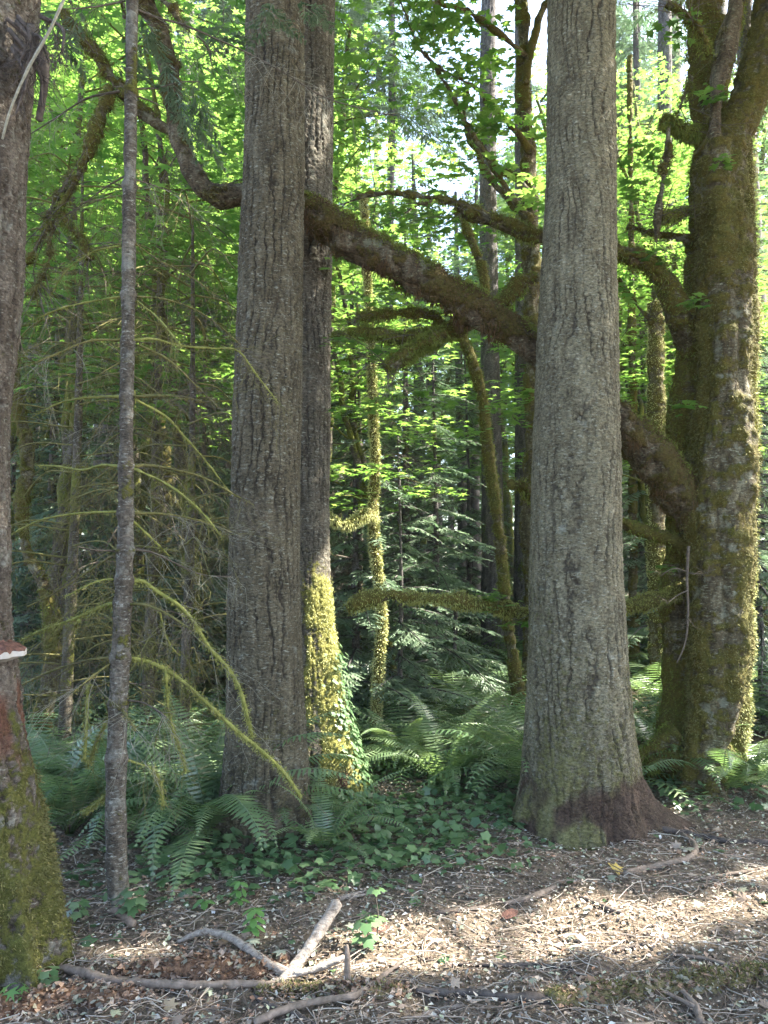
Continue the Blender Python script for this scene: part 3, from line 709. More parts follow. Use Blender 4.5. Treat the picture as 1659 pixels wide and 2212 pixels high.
# upper fork
mstem([(-60,1640,1722),(60,1622,1704),(160,1596,1682),(240,1566,1648),(320,1530,1610),(400,1520,1606),(500,1545,1585)], 5.65, 86, 3, 0.48, name='limb', fz=3000, root=0, side=0.2)
mstem([(-40,1585,1612),(40,1566,1602),(110,1546,1590),(200,1532,1568),(300,1527,1560),(360,1526,1562),(460,1545,1565)], 5.5, 88, 2, 0.3, name='limb', mat_=M_LIMB, seg=50, fz=800, root=0)
def mlimb(pts, wpx, seed, d0, d1=None, bm=0.5, seg=44, step=0.012, lump=0.014, fz=3000, ln=0.02, name='limb', matm=None, down=0.9, wob=0.0, mossmat=None, stem=False, top=0):
    pth = px_path(pts, d0, d1); w_ = np.array(wpx, float)
    if len(w_) != len(pts): w_ = np.interp(np.linspace(0, 1, len(pts)), np.linspace(0, 1, len(w_)), w_)
    g = Geo(); V, Fc, at, sp = tube(pth, w_/2*pth[:, 1]/F*(0.93 if w_.max() > 45 else 0.74), seg, step, maple_disp(seed, lump*1.3, None, bm), wob=wob+.04, seed=seed); g.add(V, Fc, **at)
    o = part(name, g, matm or M_MAPLE, rootM)
    if w_[-1] < 14 and name == 'limb':
        gt = Geo(); twigs(gt, pth[len(pth)//2:], 9, .5, .0035, seed, .7, -.1, 2, 4); tw = part('twigs', gt, M_TWIG, rootM); tw.parent = o
    if fz:
        gm = Geo(); mv = at['moss'][:len(sp[0])]
        fuzz(gm, sp[0]+sp[1]*0.005, sp[1], fz, ln, 0.004, down, seed, w=np.clip(mv-0.35, 0, 1)*(0.5+np.abs(sp[1][:, 2]))+1e-9)
        mo = part('moss', gm, mossmat or (M_MOSS if seed % 2 else M_MOSSDRY), rootM); mo.parent = o
    if top:
        gm = Geo(); pv_, pd_ = sp; wt = np.clip(pd_[:, 2]-.1, 0, 1)*np.clip(fbm(pv_*np.array([5, 5, 5]), 3, 3)*5-2.1, 0, 1)+1e-9
        fuzz(gm, pv_+pd_*0.015, pd_, top, .016, .004, .3, seed+5, w=wt); mo = part('moss', gm, M_MOSS, rootM); mo.parent = o
        gm = Geo(); wt = np.clip(-pd_[:, 2]+.4, 0, 1)*np.clip(fbm(pv_*9, 2, 5)*8-4.6, 0, 1)+1e-9
        fuzz(gm, pv_+pd_*0.01, pd_, top//7, .04, .003, 2.5, seed+6, w=wt); mo = part('hanging_moss', gm, M_BROWNMOSS, rootM); mo.parent = o
    return pth
big = [(1500,1110,5.68),(1470,1070,5.65),(1425,1020,5.62),(1385,965,5.58),(1340,915,5.52),(1250,838,5.46),(1160,762,5.42),(1100,712,5.4),(1040,676,5.38),(960,628,5.36),(880,582,5.35),(800,540,5.34),(740,505,5.33),(690,470,5.33),(640,440,5.33)]
mlimb(big, [84,86,82,78,72,68,66,64,64,66,70,72,70,66,40], 89, 5.4, bm=0.55, matm=M_LIMB, seg=110, step=0.012, lump=0.028, fz=16000, ln=0.014, mossmat=M_BROWNMOSS, top=9000)
mlimb([(640,440,5.33),(580,430,5.3),(520,424,5.28),(480,424,5.25),(450,412,5.22),(425,382,5.2),(400,330,5.18),(385,285,5.17),(374,235,5.15),(370,190,5.13),(360,130,5.1),(345,70,5.08),(318,10,5.05),(300,-60,5.0)], [50,48,46,48,48,46,44,40,36,40,44,42,40,36], 90, 5.2, bm=0.40, matm=M_LIMB, seg=70, step=0.014, lump=0.016, fz=3500, ln=0.018, mossmat=M_MOSSDRY)
mlimb([(400,292),(352,276),(320,255),(297,236),(255,185),(228,150),(200,110),(160,70),(140,30)], [24,30,28,26,30,28,22,18,12], 91, 5.17, 5.0, 0.45, 40, fz=1500)
mlimb([(240,190),(228,230),(200,300),(180,350),(150,420),(118,480),(60,560),(20,620)], [24,22,20,16,18,12,10,7], 93, 5.05, 4.9, 0.5, 30, fz=1600, ln=.025)
mlimb([(160,385),(130,420),(105,470),(90,500)], [14,11,8,6], 94, 5.0, 5.0, 0.4, 20, fz=500)
mlimb([(130,450),(150,490),(178,520),(195,560)], [10,11,10,6], 95, 4.95, 4.95, 0.6, 20, fz=700, ln=.03)
mlimb([(125,470),(108,520),(105,570),(70,640)], [12,10,8,5], 96, 4.95, 4.9, 0.5, 20, fz=700, ln=.03)
mlimb([(350,0),(370,20),(400,60),(440,90),(455,115)], [12,12,10,10,5], 98, 5.0, 5.0, 0.4, 20, fz=400)
# upper right limb that passes behind the right fir
mlimb([(1512,775,5.95),(1478,715,5.85),(1450,640,5.75),(1430,600,5.7),(1395,565,5.65),(1335,545,5.6),(1250,530,5.6),(1165,514,5.6),(1110,495,5.6),(1055,478,5.6),(1000,452,5.6),(985,440,5.6)], [40,62,52,42,36,30,30,26,26,26,20,12], 99, 5.7, bm=0.62, seg=50, fz=5000)
mlimb([(1020,462),(960,432),(900,424),(830,420),(790,423),(720,447)], [12,10,9,8,7,4], 101, 5.6, 5.6, 0.4, 20, fz=500)
mlimb([(1165,600),(1130,610),(1100,640),(1075,665),(1030,688),(980,712),(930,722),(870,732),(800,716),(760,722),(716,732)], [30,32,36,34,30,28,24,20,16,10,6], 103, 5.62, 5.62, 0.75, 36, fz=6500, ln=.022)
mlimb([(935,735),(950,700),(945,690),(925,682),(880,678),(830,680),(770,688)], [16,18,18,18,14,12,7], 105, 5.62, 5.6, 0.75, 30, fz=2600)
mlimb([(960,720),(925,740),(890,758),(845,790),(835,795)], [22,22,22,24,10], 107, 5.5, 5.45, 0.8, 30, fz=3500, ln=.022)
mlimb([(750,1316,5.15),(780,1298,5.15),(830,1289,5.15),(900,1290,5.2),(950,1296,5.2),(985,1298,5.25),(1040,1305,5.3),(1100,1315,5.4),(1150,1326,5.45),(1250,1330,5.6),(1330,1320,5.7),(1450,1280,5.85),(1490,1260,5.95)], [7,12,13,14,15,19,18,23,18,18,18,28,40], 109, 5.35, bm=0.85, seg=40, fz=12000, ln=.013, down=1.5, lump=.02, mossmat=M_MOSSOLIVE)
mlimb([(1105,1046),(1125,1050),(1140,1060),(1150,1078),(1180,1100),(1300,1120),(1480,1180)], [8,10,12,12,14,20,30], 111, 5.35, 5.8, 0.8, 24, fz=1500)
# stub and small limbs on the maple's left side
mlimb([(1505,290),(1480,285),(1455,268),(1432,262)], [22,26,30,20], 113, 5.6, 5.55, 0.85, 36, fz=3500, ln=.025, down=1.6)
mlimb([(1445,268),(1440,330),(1432,380),(1428,420),(1420,480),(1412,530)], [12,14,14,16,16,6], 114, 5.55, 5.5, 0.25, 30, fz=600)
mlimb([(1510,455),(1470,462),(1445,470),(1425,468)], [18,16,16,10], 115, 5.8, 5.55, 0.8, 24, fz=1500)
mlimb([(1530,120),(1510,75),(1490,45),(1465,20),(1440,12)], [10,14,14,10,6], 117, 5.4, 5.4, 0.8, 24, fz=900)
mlimb([(1535,120),(1510,60),(1485,30)], [8,6,4], 117, 5.4, 5.3, 0.8, 16, fz=200)
mlimb([(1495,170),(1487,195),(1475,215),(1462,250)], [10,12,8,4], 119, 5.7, 5.6, 0.6, 20, fz=500)
mlimb([(1560,200),(1580,100),(1600,30),(1605,-20)], [20,14,10,8], 121, 5.5, 5.5, 0.85, 24, fz=900)
mlimb([(1330,605),(1380,665),(1410,700)], [5,6,4], 123, 5.9, 5.9, 0.5, 14, fz=200)
mlimb([(1355,490),(1400,500),(1470,515),(1490,520)], [8,9,10,14], 125, 5.8, 5.9, 0.7, 20, fz=500)
# surface roots of the maple
for k, pp in enumerate([[(1460,1590),(1425,1610),(1400,1622),(1375,1640)], [(1450,1640),(1420,1645),(1395,1660)], [(1560,1640),(1600,1660),(1640,1670)]]):
    mlimb(pp, [60,40,24,10], 127+2*k, 5.75, 5.7, 0.5, 40, fz=700, name='root')
# thin dead sucker in front of the maple
g = Geo(); st = px_path([(1487,1180),(1484,1250),(1486,1330),(1476,1400),(1462,1432)], 5.35)
branch_geo(g, st, 0.012, 0.004, 6, 0.03, 0.01, 4, 0.002)
for q in ([(1486,1235),(1455,1228),(1425,1245)], [(1486,1237),(1520,1240),(1530,1235)], [(1486,1275),(1465,1285),(1440,1305)], [(1482,1330),(1492,1345)]):
    s_ = px_path(q, 5.35, 5.25); branch_geo(g, s_, 0.005, 0.002, 5, 0.03, 0.01, 5); twigs(g, s_, 7, 0.12, 0.0015, 33, .6, -.1, 1, 3)
part('dead_shoot', g, M_TWIG, rootM)
# maple leaf sprays carried by the maple's limbs
def sprayleaves(geo, tw, cx, cy, cz, rad, n, size, seed, tm=T_MAPLE):
    rg = np.random.default_rng(seed); a = rg.uniform(0, 2*PI, n); r = rad*np.sqrt(rg.random(n))
    pos = np.stack([cx+r*np.cos(a), cy+r*np.sin(a), cz+rg.normal(0, 0.05*rad+0.015, n)-0.12*r], 1)
    leaves(geo, tm, pos, size, seed, 0.2, 0.18)
    if tw is not None:
        for k in range(3):
            e = pos[k]; V, Fc, _, _ = tube([(cx, cy, cz), ((cx+e[0])/2, (cy+e[1])/2, cz+.02), e], [.004, .003, .0015], 3, .1); tw.add(V, Fc)

gl = Geo(); gt = Geo()
for k, (px, py, d, r_) in enumerate([(1085,1296,5.3,.14),(1120,1340,5.35,.12),(1060,1285,5.3,.1),(1095,872,5.5,.17),(1125,850,5.5,.15),(1110,905,5.5,.12),(760,880,5.6,.17),(815,862,5.6,.18),(900,850,5.6,.16),(955,875,5.5,.18),(790,640,5.5,.2),(860,622,5.5,.2),(750,565,5.5,.18),(905,935,5.6,.15),(1350,625,5.6,.16),(1395,560,5.6,.16),(1440,1225,5.6,.1),(1500,650,5.4,.1),(740,735,5.5,.16),(830,760,5.5,.14),(1020,930,5.5,.16),(1480,870,5.5,.12),(1530,200,5.4,.12),(1560,350,5.4,.1),(930,1010,5.6,.14),(1460,60,5.5,.2),(1370,330,5.6,.2),(1400,400,5.6,.2)]):
    c_ = P(px, py, d); sprayleaves(gl, gt, c_[0], c_[1], c_[2], r_, int(110*r_)+8, .085, 500+k)
part('foliage', gl, M_LMAPLE, rootM); part('twigs', gt, M_TWIG, rootM)

# ------------------------------------------------------------------ broadleaf understorey near: vine maples with layered leaves
def vine_maple_geo(seed, H, nlay, spread, nleaf, lsize, tm=T_MAPLE, stems=2, zlo=0.42):
    rg = np.random.default_rng(seed); gw = Geo(); gl = Geo()
    for s in range(stems):
        ang = rg.uniform(0, 2*PI); ln = rg.uniform(0.08, 0.22)*H
        pts = [np.array([0, 0, -0.2])]
        for k in range(1, 6):
            f = k/5; pts.append(np.array([math.cos(ang)*ln*f**1.4+rg.normal(0, .05), math.sin(ang)*ln*f**1.4+rg.normal(0, .05), H*f*0.96]))
        r0 = 0.009*H+0.01
        V, Fc, at, _ = tube(pts, np.linspace(r0, r0*0.25, 6), 9, 0.12, lambda V, D, T_, S: ((fbm(V*12, 2, seed)-.5)*.02, {'moss': np.clip(0.55+(fbm(V*4, 2, 3)-.5)*1.2, 0, 1), 'crack': 0*S, 'red': 0*S}), wob=0.12, seed=seed+s); gw.add(V, Fc, **at)
        for k in range(nlay//stems):
            f = zlo+(1-zlo)*rg.random(); t = f*5; i = min(int(t), 4); p = pts[i]*(1-(t-i))+pts[i+1]*(t-i)
            a = rg.uniform(0, 2*PI); rr = spread*rg.uniform(0.25, 1)*(1.15-0.5*f)
            e = p+np.array([math.cos(a)*rr, math.sin(a)*rr, rg.uniform(-0.05, 0.25)*rr])
            V, Fc, _, _ = tube([p, (p+e)/2+rg.normal(0, .06, 3)+np.array([0, 0, .08]), e], [.014, .009, .003], 4, .15, wob=.04, seed=k); gw.add(V, Fc, moss=0.6, crack=0, red=0)
            for m_ in range(3):
                c_ = e+rg.normal(0, 1, 3)*np.array([.35, .35, .06])*spread*0.45
                n_ = int(nleaf*rg.uniform(.5, 1.3)); aa = rg.uniform(0, 2*PI, n_); q = spread*0.30*np.sqrt(rg.random(n_))
                pos = np.stack([c_[0]+q*np.cos(aa), c_[1]+q*np.sin(aa), c_[2]+rg.normal(0, .03, n_)-.12*q], 1)
                leaves(gl, tm, pos, lsize, seed*31+k*3+m_, 0.12, 0.16)
    return gw, gl
M_STEM = bark_material('mossy_stem_bark', [(0.25, (0.04, 0.032, 0.025)), (0.5, (0.09, 0.075, 0.055)), (0.75, (0.16, 0.14, 0.11))], (0.03, 0.025, 0.02), (0.10, 0.12, 0.02), (0.17, 0.17, 0.04))
def make_tree(name, gw, gl, lm, label, cat, group, wm=None):
    o = empty(name, (0, 0, 0), label, cat, group); part('trunk', gw, wm or M_STEM, o); part('foliage', gl, lm, o); return o
def put(o, x, y, rz, s=1.0, first=False):
    c = o if first else copy_tree(o)
    c.location = (x, y, gz1(x, y)); c.rotation_euler = (0, 0, rz); c.scale = (s, s, s); return c
def X_at(px, d): return (px-829.5)/F*d

VL = 'vine maple with layered bright green leaves in the understorey behind the firs'
VG = 'vine maples behind the firs'
vm = [make_tree('vine_maple', *vine_maple_geo(s, H, nl, sp, 30, 0.125, T_LOBE), M_LMAPLE, VL, 'tree', VG) for s, H, nl, sp in ((1, 6.5, 34, 1.5), (2, 8.0, 44, 1.7), (3, 5.5, 28, 1.3), (4, 9.5, 54, 1.9))]
spots = [ # px, depth, variant, rot, scale
 (130,7.4,1,0.3,1),(430,7.9,0,1.2,1.05),(300,9.2,3,2.0,1),(20,8.6,3,4.4,1),(620,9.0,1,3.1,1),(850,7.8,0,0.6,.8),(680,9.4,3,5.1,.9),
 (1240,10.5,0,4.6,1.0),(1410,10.2,2,0.9,1.1),(1560,11.2,1,1.7,1),(1660,10.6,0,5.5,1),(200,11.5,1,2.7,1.2),(480,12.0,3,0.1,1.1),(745,13.5,1,2.1,1.0),(1240,12.5,1,5.6,1),
 (1330,12.6,3,3.9,1),(1500,12.5,3,2.4,1.1),(60,12.5,3,1.5,1.2),(700,15.0,3,4.2,1.15),(1620,13.2,1,0.2,1.2),(350,15,3,3.3,1.35),(1100,16.5,2,1.1,1.5),(1280,17,3,3,1.2)]
used = set()
for (px, d, v, rz, s) in spots:
    put(vm[v], X_at(px, d), d, rz, s, v not in used); used.add(v)

# ------------------------------------------------------------------ young conifers
def conifer_geo(seed, H, zlo, n, Lmax, dens=0.05, w=0.012, droop=0.5, tr=0.011):
    rg = np.random.default_rng(seed); gw = Geo(); gl = Geo()
    V, Fc, at, _ = tube([(0,0,-.2), (0.03,0,H*.5), (0,0.03,H)], [tr*H, tr*H*.6, 0.01], 9, 0.2, lambda V, D, T_, S: ((fbm(V*10, 2, seed)-.5)*.02, {'moss': np.clip(0.3+(fbm(V*4, 2, 3)-.5), 0, 1), 'crack': 0*S, 'red': 0*S})); gw.add(V, Fc, **at)
    for k in range(n):
        f = (k+rg.random())/n; z_ = H*(zlo+(1-zlo)*f); a = k*2.4+rg.normal(0, .3); L = Lmax*(1-f*0.85)*rg.uniform(.6, 1.1)
        d = np.array([math.cos(a), math.sin(a), rg.uniform(-.25, .15)])
        ax = spray(gl, (0, 0, z_), d, L, seed*77+k, droop*rg.uniform(.6, 1.3), dens, 0.36, w)
        V, Fc, _, _ = tube([(0, 0, z_), ax[len(ax)//2], ax[-1]], [.012, .007, .003], 4, .2); gw.add(V, Fc, moss=.3, crack=0, red=0)
    return gw, gl
CL = 'young hemlock with drooping blue-green boughs low behind the firs'
CG = 'young hemlocks behind the firs'
cf = [make_tree('young_hemlock', *conifer_geo(s, H, .05, n_, L), M_LCON, CL, 'tree', CG, M_FIRFAR) for s, H, n_, L in ((11, 3.0, 46, 1.3), (12, 4.6, 64, 1.6), (13, 7.0, 84, 2.1))]
spots = [(860,7.4,0,0,.95),(940,9.0,1,1,.95),(880,10.8,2,2.2,.95),(1010,12.5,1,.6,1.1),(770,7.6,1,2,.9),(760,12,2,1.5,1.1),(130,8.0,1,.4,1.0),(440,8.2,1,2.2,1.0),(30,9,1,3.3,1),(250,9.8,1,1.1,1.1),(420,10.5,2,.3,1.1),(110,12,2,5,1.2),(560,9,2,2,1),
 (1400,10.8,1,1,1.1),(1640,7.4,0,2.0,1.3),(1560,11,2,4,1),(1640,12,2,.6,1.2),(330,14,2,3,1.4),(1390,15,2,3.1,1.3),(640,17,2,1,1.6),(800,21,2,0,1.3),(1480,18,2,2,1.5)]
used = set()
for (px, d, v, rz, s) in spots:
    put(cf[v], X_at(px, d), d, rz, s, v not in used); used.add(v)

def dead_hemlock_geo(seed, H, n, L0):
    rg = np.random.default_rng(seed); gw = Geo(); gl = Geo()
    V, Fc, at, _ = tube([(0,0,-.2), (0.04,0,H*.5), (0,0.03,H)], [.011*H, .007*H, .008], 9, .1, lambda V, D, T_, S: ((fbm(V*14, 2, seed)-.5)*.015, {'moss': np.clip(.45+(fbm(V*6, 2, 3)-.5), 0, 1), 'crack': 0*S, 'red': 0*S})); gw.add(V, Fc, **at)
    for k in range(n):
        z_ = H*(.1+.88*(k+rg.random())/n); a = rg.uniform(0, 2*PI); L = L0*rg.uniform(.5, 1.1); d = np.array([math.cos(a), math.sin(a), 0])
        p = [np.array([0, 0, z_]), d*L*.5+[0, 0, z_+.03*L], d*L+[0, 0, z_-.3*L]]
        V, Fc, _, _ = tube(p, [.009, .006, .003], 5, .08, wob=.05, seed=k); gl.add(V, Fc)
        twigs(gl, p, int(22*L), .32, .0017, seed*50+k, .6, -.5, 3, 3)
    return gw, gl
def dead_tree(px, d, seed, H, n, L, label, lm):
    gw, gl = dead_hemlock_geo(seed, H, n, L); o = empty('dead_hemlock', (0, 0, 0), label, 'tree'); part('trunk', gw, M_STEM, o); part('twigs', gl, lm, o)
    o.location = (X_at(px, d), d, gz1(X_at(px, d), d))
dead_tree(400, 5.7, 1, 4.4, 46, 1.0, 'thin dead hemlock with a veil of twigs just left of the left fir', M_MOSSDRY)
dead_tree(150, 6.2, 2, 5.0, 46, 1.15, 'thin dead hemlock with drooping twigs between the edge trunk and the slender hemlock', M_MOSSDRY)
dead_tree(325, 7.0, 3, 5.6, 44, 1.2, 'taller dead hemlock in the twiggy thicket behind the slender hemlock', M_TWIG)
dead_tree(770, 8.6, 4, 4.6, 36, 1.0, 'dead twiggy hemlock just right of the slimmer fir, behind the lit stem', M_TWIG)

# ------------------------------------------------------------------ middle-distance trunks (each a tree of its own)
def mid_trunk(label, pts, wpx, d, mt, seed, name='fir_tree', top=6, moss=0.3, fz=0, seg=40, cat='tree', lump=0.0, group=None, mm=None):
    pth = px_path(pts, d); w_ = np.interp(np.linspace(0, 1, len(pts)), np.linspace(0, 1, len(wpx)), wpx)
    if pth[0][2] > pth[-1][2]: pth = pth[::-1]; w_ = w_[::-1]
    zb = gz1(pth[0][0], pth[0][1])
    if pth[0][2] > zb-0.1: pth = np.vstack([[pth[0][0], pth[0][1], zb-0.25], pth]); w_ = np.concatenate([[w_[0]*1.15], w_])
    if top:
        v = pth[-1]-pth[-2]; v /= np.linalg.norm(v); pth = np.vstack([pth, pth[-1]+v*top]); w_ = np.concatenate([w_, [w_[-1]*.7]])
    root = empty(name, (pth[0][0], pth[0][1], zb), label, cat, group)
    dsp = maple_disp(seed, lump, None, moss) if name != 'fir_tree' else fir_disp(seed, 0.02, .8, lambda V, D: np.clip(moss+(fbm(V*3, 2, seed)-.5)*.6, 0, 1))
    g = Geo(); V, Fc, at, sp = tube(pth, w_/2*d/F, seg, 0.04 if name == 'fir_tree' else 0.014, dsp); g.add(V, Fc, **at); part('trunk', g, mt, root)
    if fz:
        gm = Geo(); fuzz(gm, sp[0], sp[1], fz*2, 0.017, 0.0045, .5, seed, w=np.clip(at['moss'][:len(sp[0])]-.4, 0, 1)+1e-9); part('moss', gm, mm or M_MOSS, root)
    return root, pth, sp
mid_trunk('tall straight dark fir trunk standing in the gap left of the right fir', [(0,)*2 if False else (1055,-20),(1054,300),(1056,600),(1060,900),(1064,1200),(1066,1470)], [34,40,46,54], 11.2, M_FIRFAR, 131)
mid_trunk('dark fir trunk showing just left of the right fir, beside the straight dark one', [(1124,-20),(1126,300),(1128,600),(1130,900),(1130,1200),(1128,1470)], [26,32,36,42], 11.6, M_FIRFAR, 132)
r_, pth, sp = mid_trunk('brown mossy maple stem with ivy rising along the left edge of the right fir', [(1125,-20),(1132,100),(1130,200),(1140,330),(1146,480),(1150,650),(1155,800),(1152,1000),(1150,1200),(1150,1400),(1140,1500)], [18,26,32,36,40,40,40], 8.6, M_MAPLE, 133, 'maple_tree', 3, 0.5, 3000, lump=.03)
mlist = [([(1136,180),(1150,90),(1164,40),(1190,0)], [14,10]), ([(1150,440),(1110,380),(1080,370),(1040,310)], [14,6]), ([(1150,480),(1110,440),(1060,390),(1035,340),(1010,270),(1008,200)], [16,6])]
for k, (pp, ww) in enumerate(mlist):
    g = Geo(); pt = px_path(pp, 8.5); V, Fc, at, _ = tube(pt, np.linspace(ww[0], ww[1], len(pp))/2*8.5/F, 14, .04, maple_disp(200+k, .015, None, .6), wob=.08, seed=k); g.add(V, Fc, **at)
    part('branch', g, M_MAPLE, r_)
for k, pp in enumerate([[(1140,470),(1085,400),(1000,250),(900,80),(850,-20)], [(1150,330),(1090,260),(1000,180),(930,140)], [(1135,120),(1060,60),(980,20),(900,10)], [(1148,520),(1060,470),(960,440),(860,460)]]):
    g = Geo(); gl = Geo(); gt = Geo(); pt = px_path(pp, 8.5, 7.6); V, Fc, at, _ = tube(pt, np.linspace(12, 4, len(pp))/2*8.5/F, 12, .04, maple_disp(220+k, .012, None, .45), wob=.12, seed=k+5); g.add(V, Fc, **at)
    part('branch', g, M_MAPLE, r_)
    twigs(gt, pt, 14, .7, .003, 240+k, .7, -.1, 2, 3)
    rg = np.random.default_rng(k+60)
    for q in range(13):
        t = rg.uniform(.15, 1)*(len(pt)-1); i = min(int(t), len(pt)-2); c_ = pt[i]*(1-(t-i))+pt[i+1]*(t-i)+rg.normal(0, 1, 3)*np.array([.32, .3, .18])
        sprayleaves(gl, gt, c_[0], c_[1], c_[2], .26, 20, .12, 700+k*40+q)
    part('foliage', gl, M_LMAPLE, r_); part('twigs', gt, M_TWIG, r_)
r_, pth, sp = mid_trunk('leaning slim mossy maple stem crossing in front of the straight dark fir trunk', [(985,450),(1010,500),(1035,560),(1046,640),(1020,690),(1000,715),(1020,780),(1042,860),(1052,960),(1065,1050),(1078,1150),(1090,1280),(1105,1400),(1118,1490)], [10,13,14,15,16,18,21], 7.9, M_MAPLE, 134, 'maple_tree', 0, 0.72, 6000, lump=.012, seg=26)
r_, pth, sp = mid_trunk('thin mossy maple stem lit yellow by the sun, between the firs', [(792,560),(796,640),(801,760),(806,900),(810,1010),(806,1080),(806,1130),(812,1200),(820,1280),(824,1350),(818,1440),(812,1560)], [7,8,10,11,11,12,12], 7.0, M_MAPLE, 135, 'maple_tree', 0.6, 0.95, 12000, lump=.010, seg=24, mm=M_MOSSSUNLIT)  # part of the yellow sunlight is in the moss colour
g = Geo(); gm = Geo(); pt = px_path([(808,1128),(800,1114),(785,1112),(765,1128),(740,1135),(712,1118),(690,1105)], 7.0, 6.6); V, Fc, at, sp = tube(pt, np.array([7,9,9,8,8,6,4])*.8*7/F, 20, .008, maple_disp(140, .012, None, .85)); g.add(V, Fc, **at)
b1 = part('branch', g, M_MAPLE, r_); fuzz(gm, sp[0], sp[1], 5000, .02, .003, 1.3, 6); m1 = part('moss', gm, M_MOSSSUNLIT, r_); m1.parent = b1
# broken stem standing in the ferns
mid_trunk('thin broken dark stem standing upright under the horizontal mossy branch', [(984,1308),(983,1380),(980,1440),(979,1480)], [9,9,10,12], 9.0, M_FIRFAR, 136, 'broken_stem', 0, .3, 0, 12, 'dead stem', .004)
mid_trunk('mossy pointed broken snag left of the left fir, beyond the hemlock limbs', [(333,790),(335,850),(345,930),(352,1010),(350,1200),(348,1440)], [8,22,26,30,34], 9.5, M_MAPLE, 137, 'snag', 0, .75, 3000, 26, 'snag', .02)
mid_trunk('snag with jagged top and sunlit right edge between right fir and mossy maple', [(1416,655),(1416,760),(1418,900),(1420,1100),(1420,1300),(1424,1460)], [26,30,30,34,40], 9.2, M_MAPLE, 138, 'snag', 0, .6, 6000, 30, 'snag', .02, mm=M_MOSSSUNLIT)
mid_trunk('slim straight mossy stem near the right fir, right side, ending among ferns', [(1364,560),(1366,760),(1368,900),(1367,1100),(1368,1250),(1368,1380)], [9,13,14,16,18], 10.5, M_MAPLE, 139, 'maple_tree', 3, .6, 1200, 18, lump=.01)
mid_trunk('grey fir trunk far behind the hemlock limbs, just left of the left fir', [(404,-20),(402,500),(400,900),(398,1380)], [30,40,50], 14, M_FIRFAR, 141)
mid_trunk('dark fir trunk partly hidden behind the slender hemlock stem', [(238,-20),(240,500),(238,900),(236,1380)], [22,28,34], 14.5, M_FIRFAR, 142)
mid_trunk('grey fir trunk high in the bright gap right of the right fir', [(1436,-20),(1436,300),(1438,700),(1440,1400)], [28,34,42], 13.5, M_FIRFAR, 143)
mid_trunk('curved mossy maple stem at the far left beside the edge trunk', [(8,640),(25,760),(40,880),(60,1000),(45,1100),(60,1200),(90,1255)][::-1]+[(8,600)], [26,22,22,18,16,12,10], 6.6, M_MAPLE, 144, 'maple_tree', 1.5, .6, 3500, 26, lump=.015)
mid_trunk('dark trunk base half hidden behind the mossy maple at the right edge', [(1608,800),(1606,1200),(1604,1400),(1602,1560)], [30,30,36], 8.4, M_FIRFAR, 145)
# far trunks
FL = 'distant straight dark conifer trunk deep in the forest behind the firs'
FG = 'distant conifer trunks'
def far_fir(seed, H, r0):
    g = Geo(); V, Fc, at, _ = tube([(0,0,-.3),(0,0,H*.3),(0.1,0,H*.7),(0.1,.1,H)], [r0, r0*.85, r0*.6, r0*.25], 16, .25, fir_disp(seed, .03, .5, lambda V, D: np.clip(.25+(fbm(V*1.5, 2, seed)-.5)*.7, 0, 1))); g.add(V, Fc, **at)
    gl = Geo(); rg = np.random.default_rng(seed)
    for k in range(60):
        f = rg.random(); z_ = H*(.62+.38*f); a = rg.uniform(0, 2*PI); L = (3.4*(1.05-f)*rg.uniform(.5, 1)+.4)*(.5 if H < 15 else 1)
        spray(gl, (0, 0, z_), (math.cos(a), math.sin(a), -.1), L, seed*99+k, .45, .11, .34, .022)
    return g, gl
ff = [make_tree('conifer', *far_fir(s, H, r0), M_LCON, FL, 'tree', FG, M_FIRFAR) for s, H, r0 in ((21, 26, .24), (22, 31, .32), (23, 22, .16), (24, 11.5, .17))]
used = set(); rg = np.random.default_rng(77)
fixed = [(906,21,2),(936,22,0),(946,30,2),(1000,21,0),(1026,22,2),(975,40,1),(1086,24,2),(212,20,0),(62,18,2),(104,23,0),(440,17,2),(470,20,0),(1395,22,2),(1345,26,0),(1655,17,0),(1480,24,1),(1585,21,1),(1230,19,1),(700,22,1),(640,18,1),(560,20,0),(760,26,1),(840,24,2),(300,25,1)]
occ = [(X_at(p, d), d) for p, d, _ in fixed]
for _ in range(34):
    d = rg.uniform(19, 50); px = rg.uniform(-120, 1780)
    if 930 < px < 1075: continue
    x = X_at(px, d)
    if all((x-a)**2+(d-b)**2 > 3.0 for a, b in occ): occ.append((x, d)); fixed.append((px, d, int(rg.integers(0, 3))))
for (px, d, v) in fixed:
    if 860 < px < 1125: v = 3
    o = put(ff[v], X_at(px, d), d, rg.uniform(0, 6), rg.uniform(.85, 1.15), v not in used); used.add(v)
    if 880 < px < 1110:
        pass

# ------------------------------------------------------------------ taller broadleaf trees behind
BL = 'tall broadleaf tree with sunlit yellow-green crown deep in the forest'
BG = 'tall broadleaf trees deep in the forest'
def tall_geo(seed, H, n, spread, ls):
    gw, gl = vine_maple_geo(seed, H, n, spread, 28, ls, T_LOBE, 1, .34); return gw, gl
tb = [make_tree('broadleaf_tree', *tall_geo(s, H, n_, sp, ls), M_LFAR, BL, 'tree', BG) for s, H, n_, sp, ls in ((31, 14, 60, 2.9, .25), (32, 18, 80, 3.4, .28), (33, 11, 50, 2.6, .24))]
used = set(); rg = np.random.default_rng(99); pl = []
for _ in range(400):
    d = rg.uniform(15, 46); px = rg.uniform(-100, 1760); x = X_at(px, d)
    if abs(px-1010) < 100+3.3/d*F or (1340 < px < 1440 and d > 20): continue
    if all((x-a)**2+(d-b)**2 > 6.5 for a, b in pl): pl.append((x, d))
    if len(pl) > 40: break
for (x, d) in pl:
    v = int(rg.integers(0, 3)); put(tb[v], x, d, rg.uniform(0, 6), (.85+.012*d)*rg.uniform(.9, 1.2), v not in used); used.add(v)
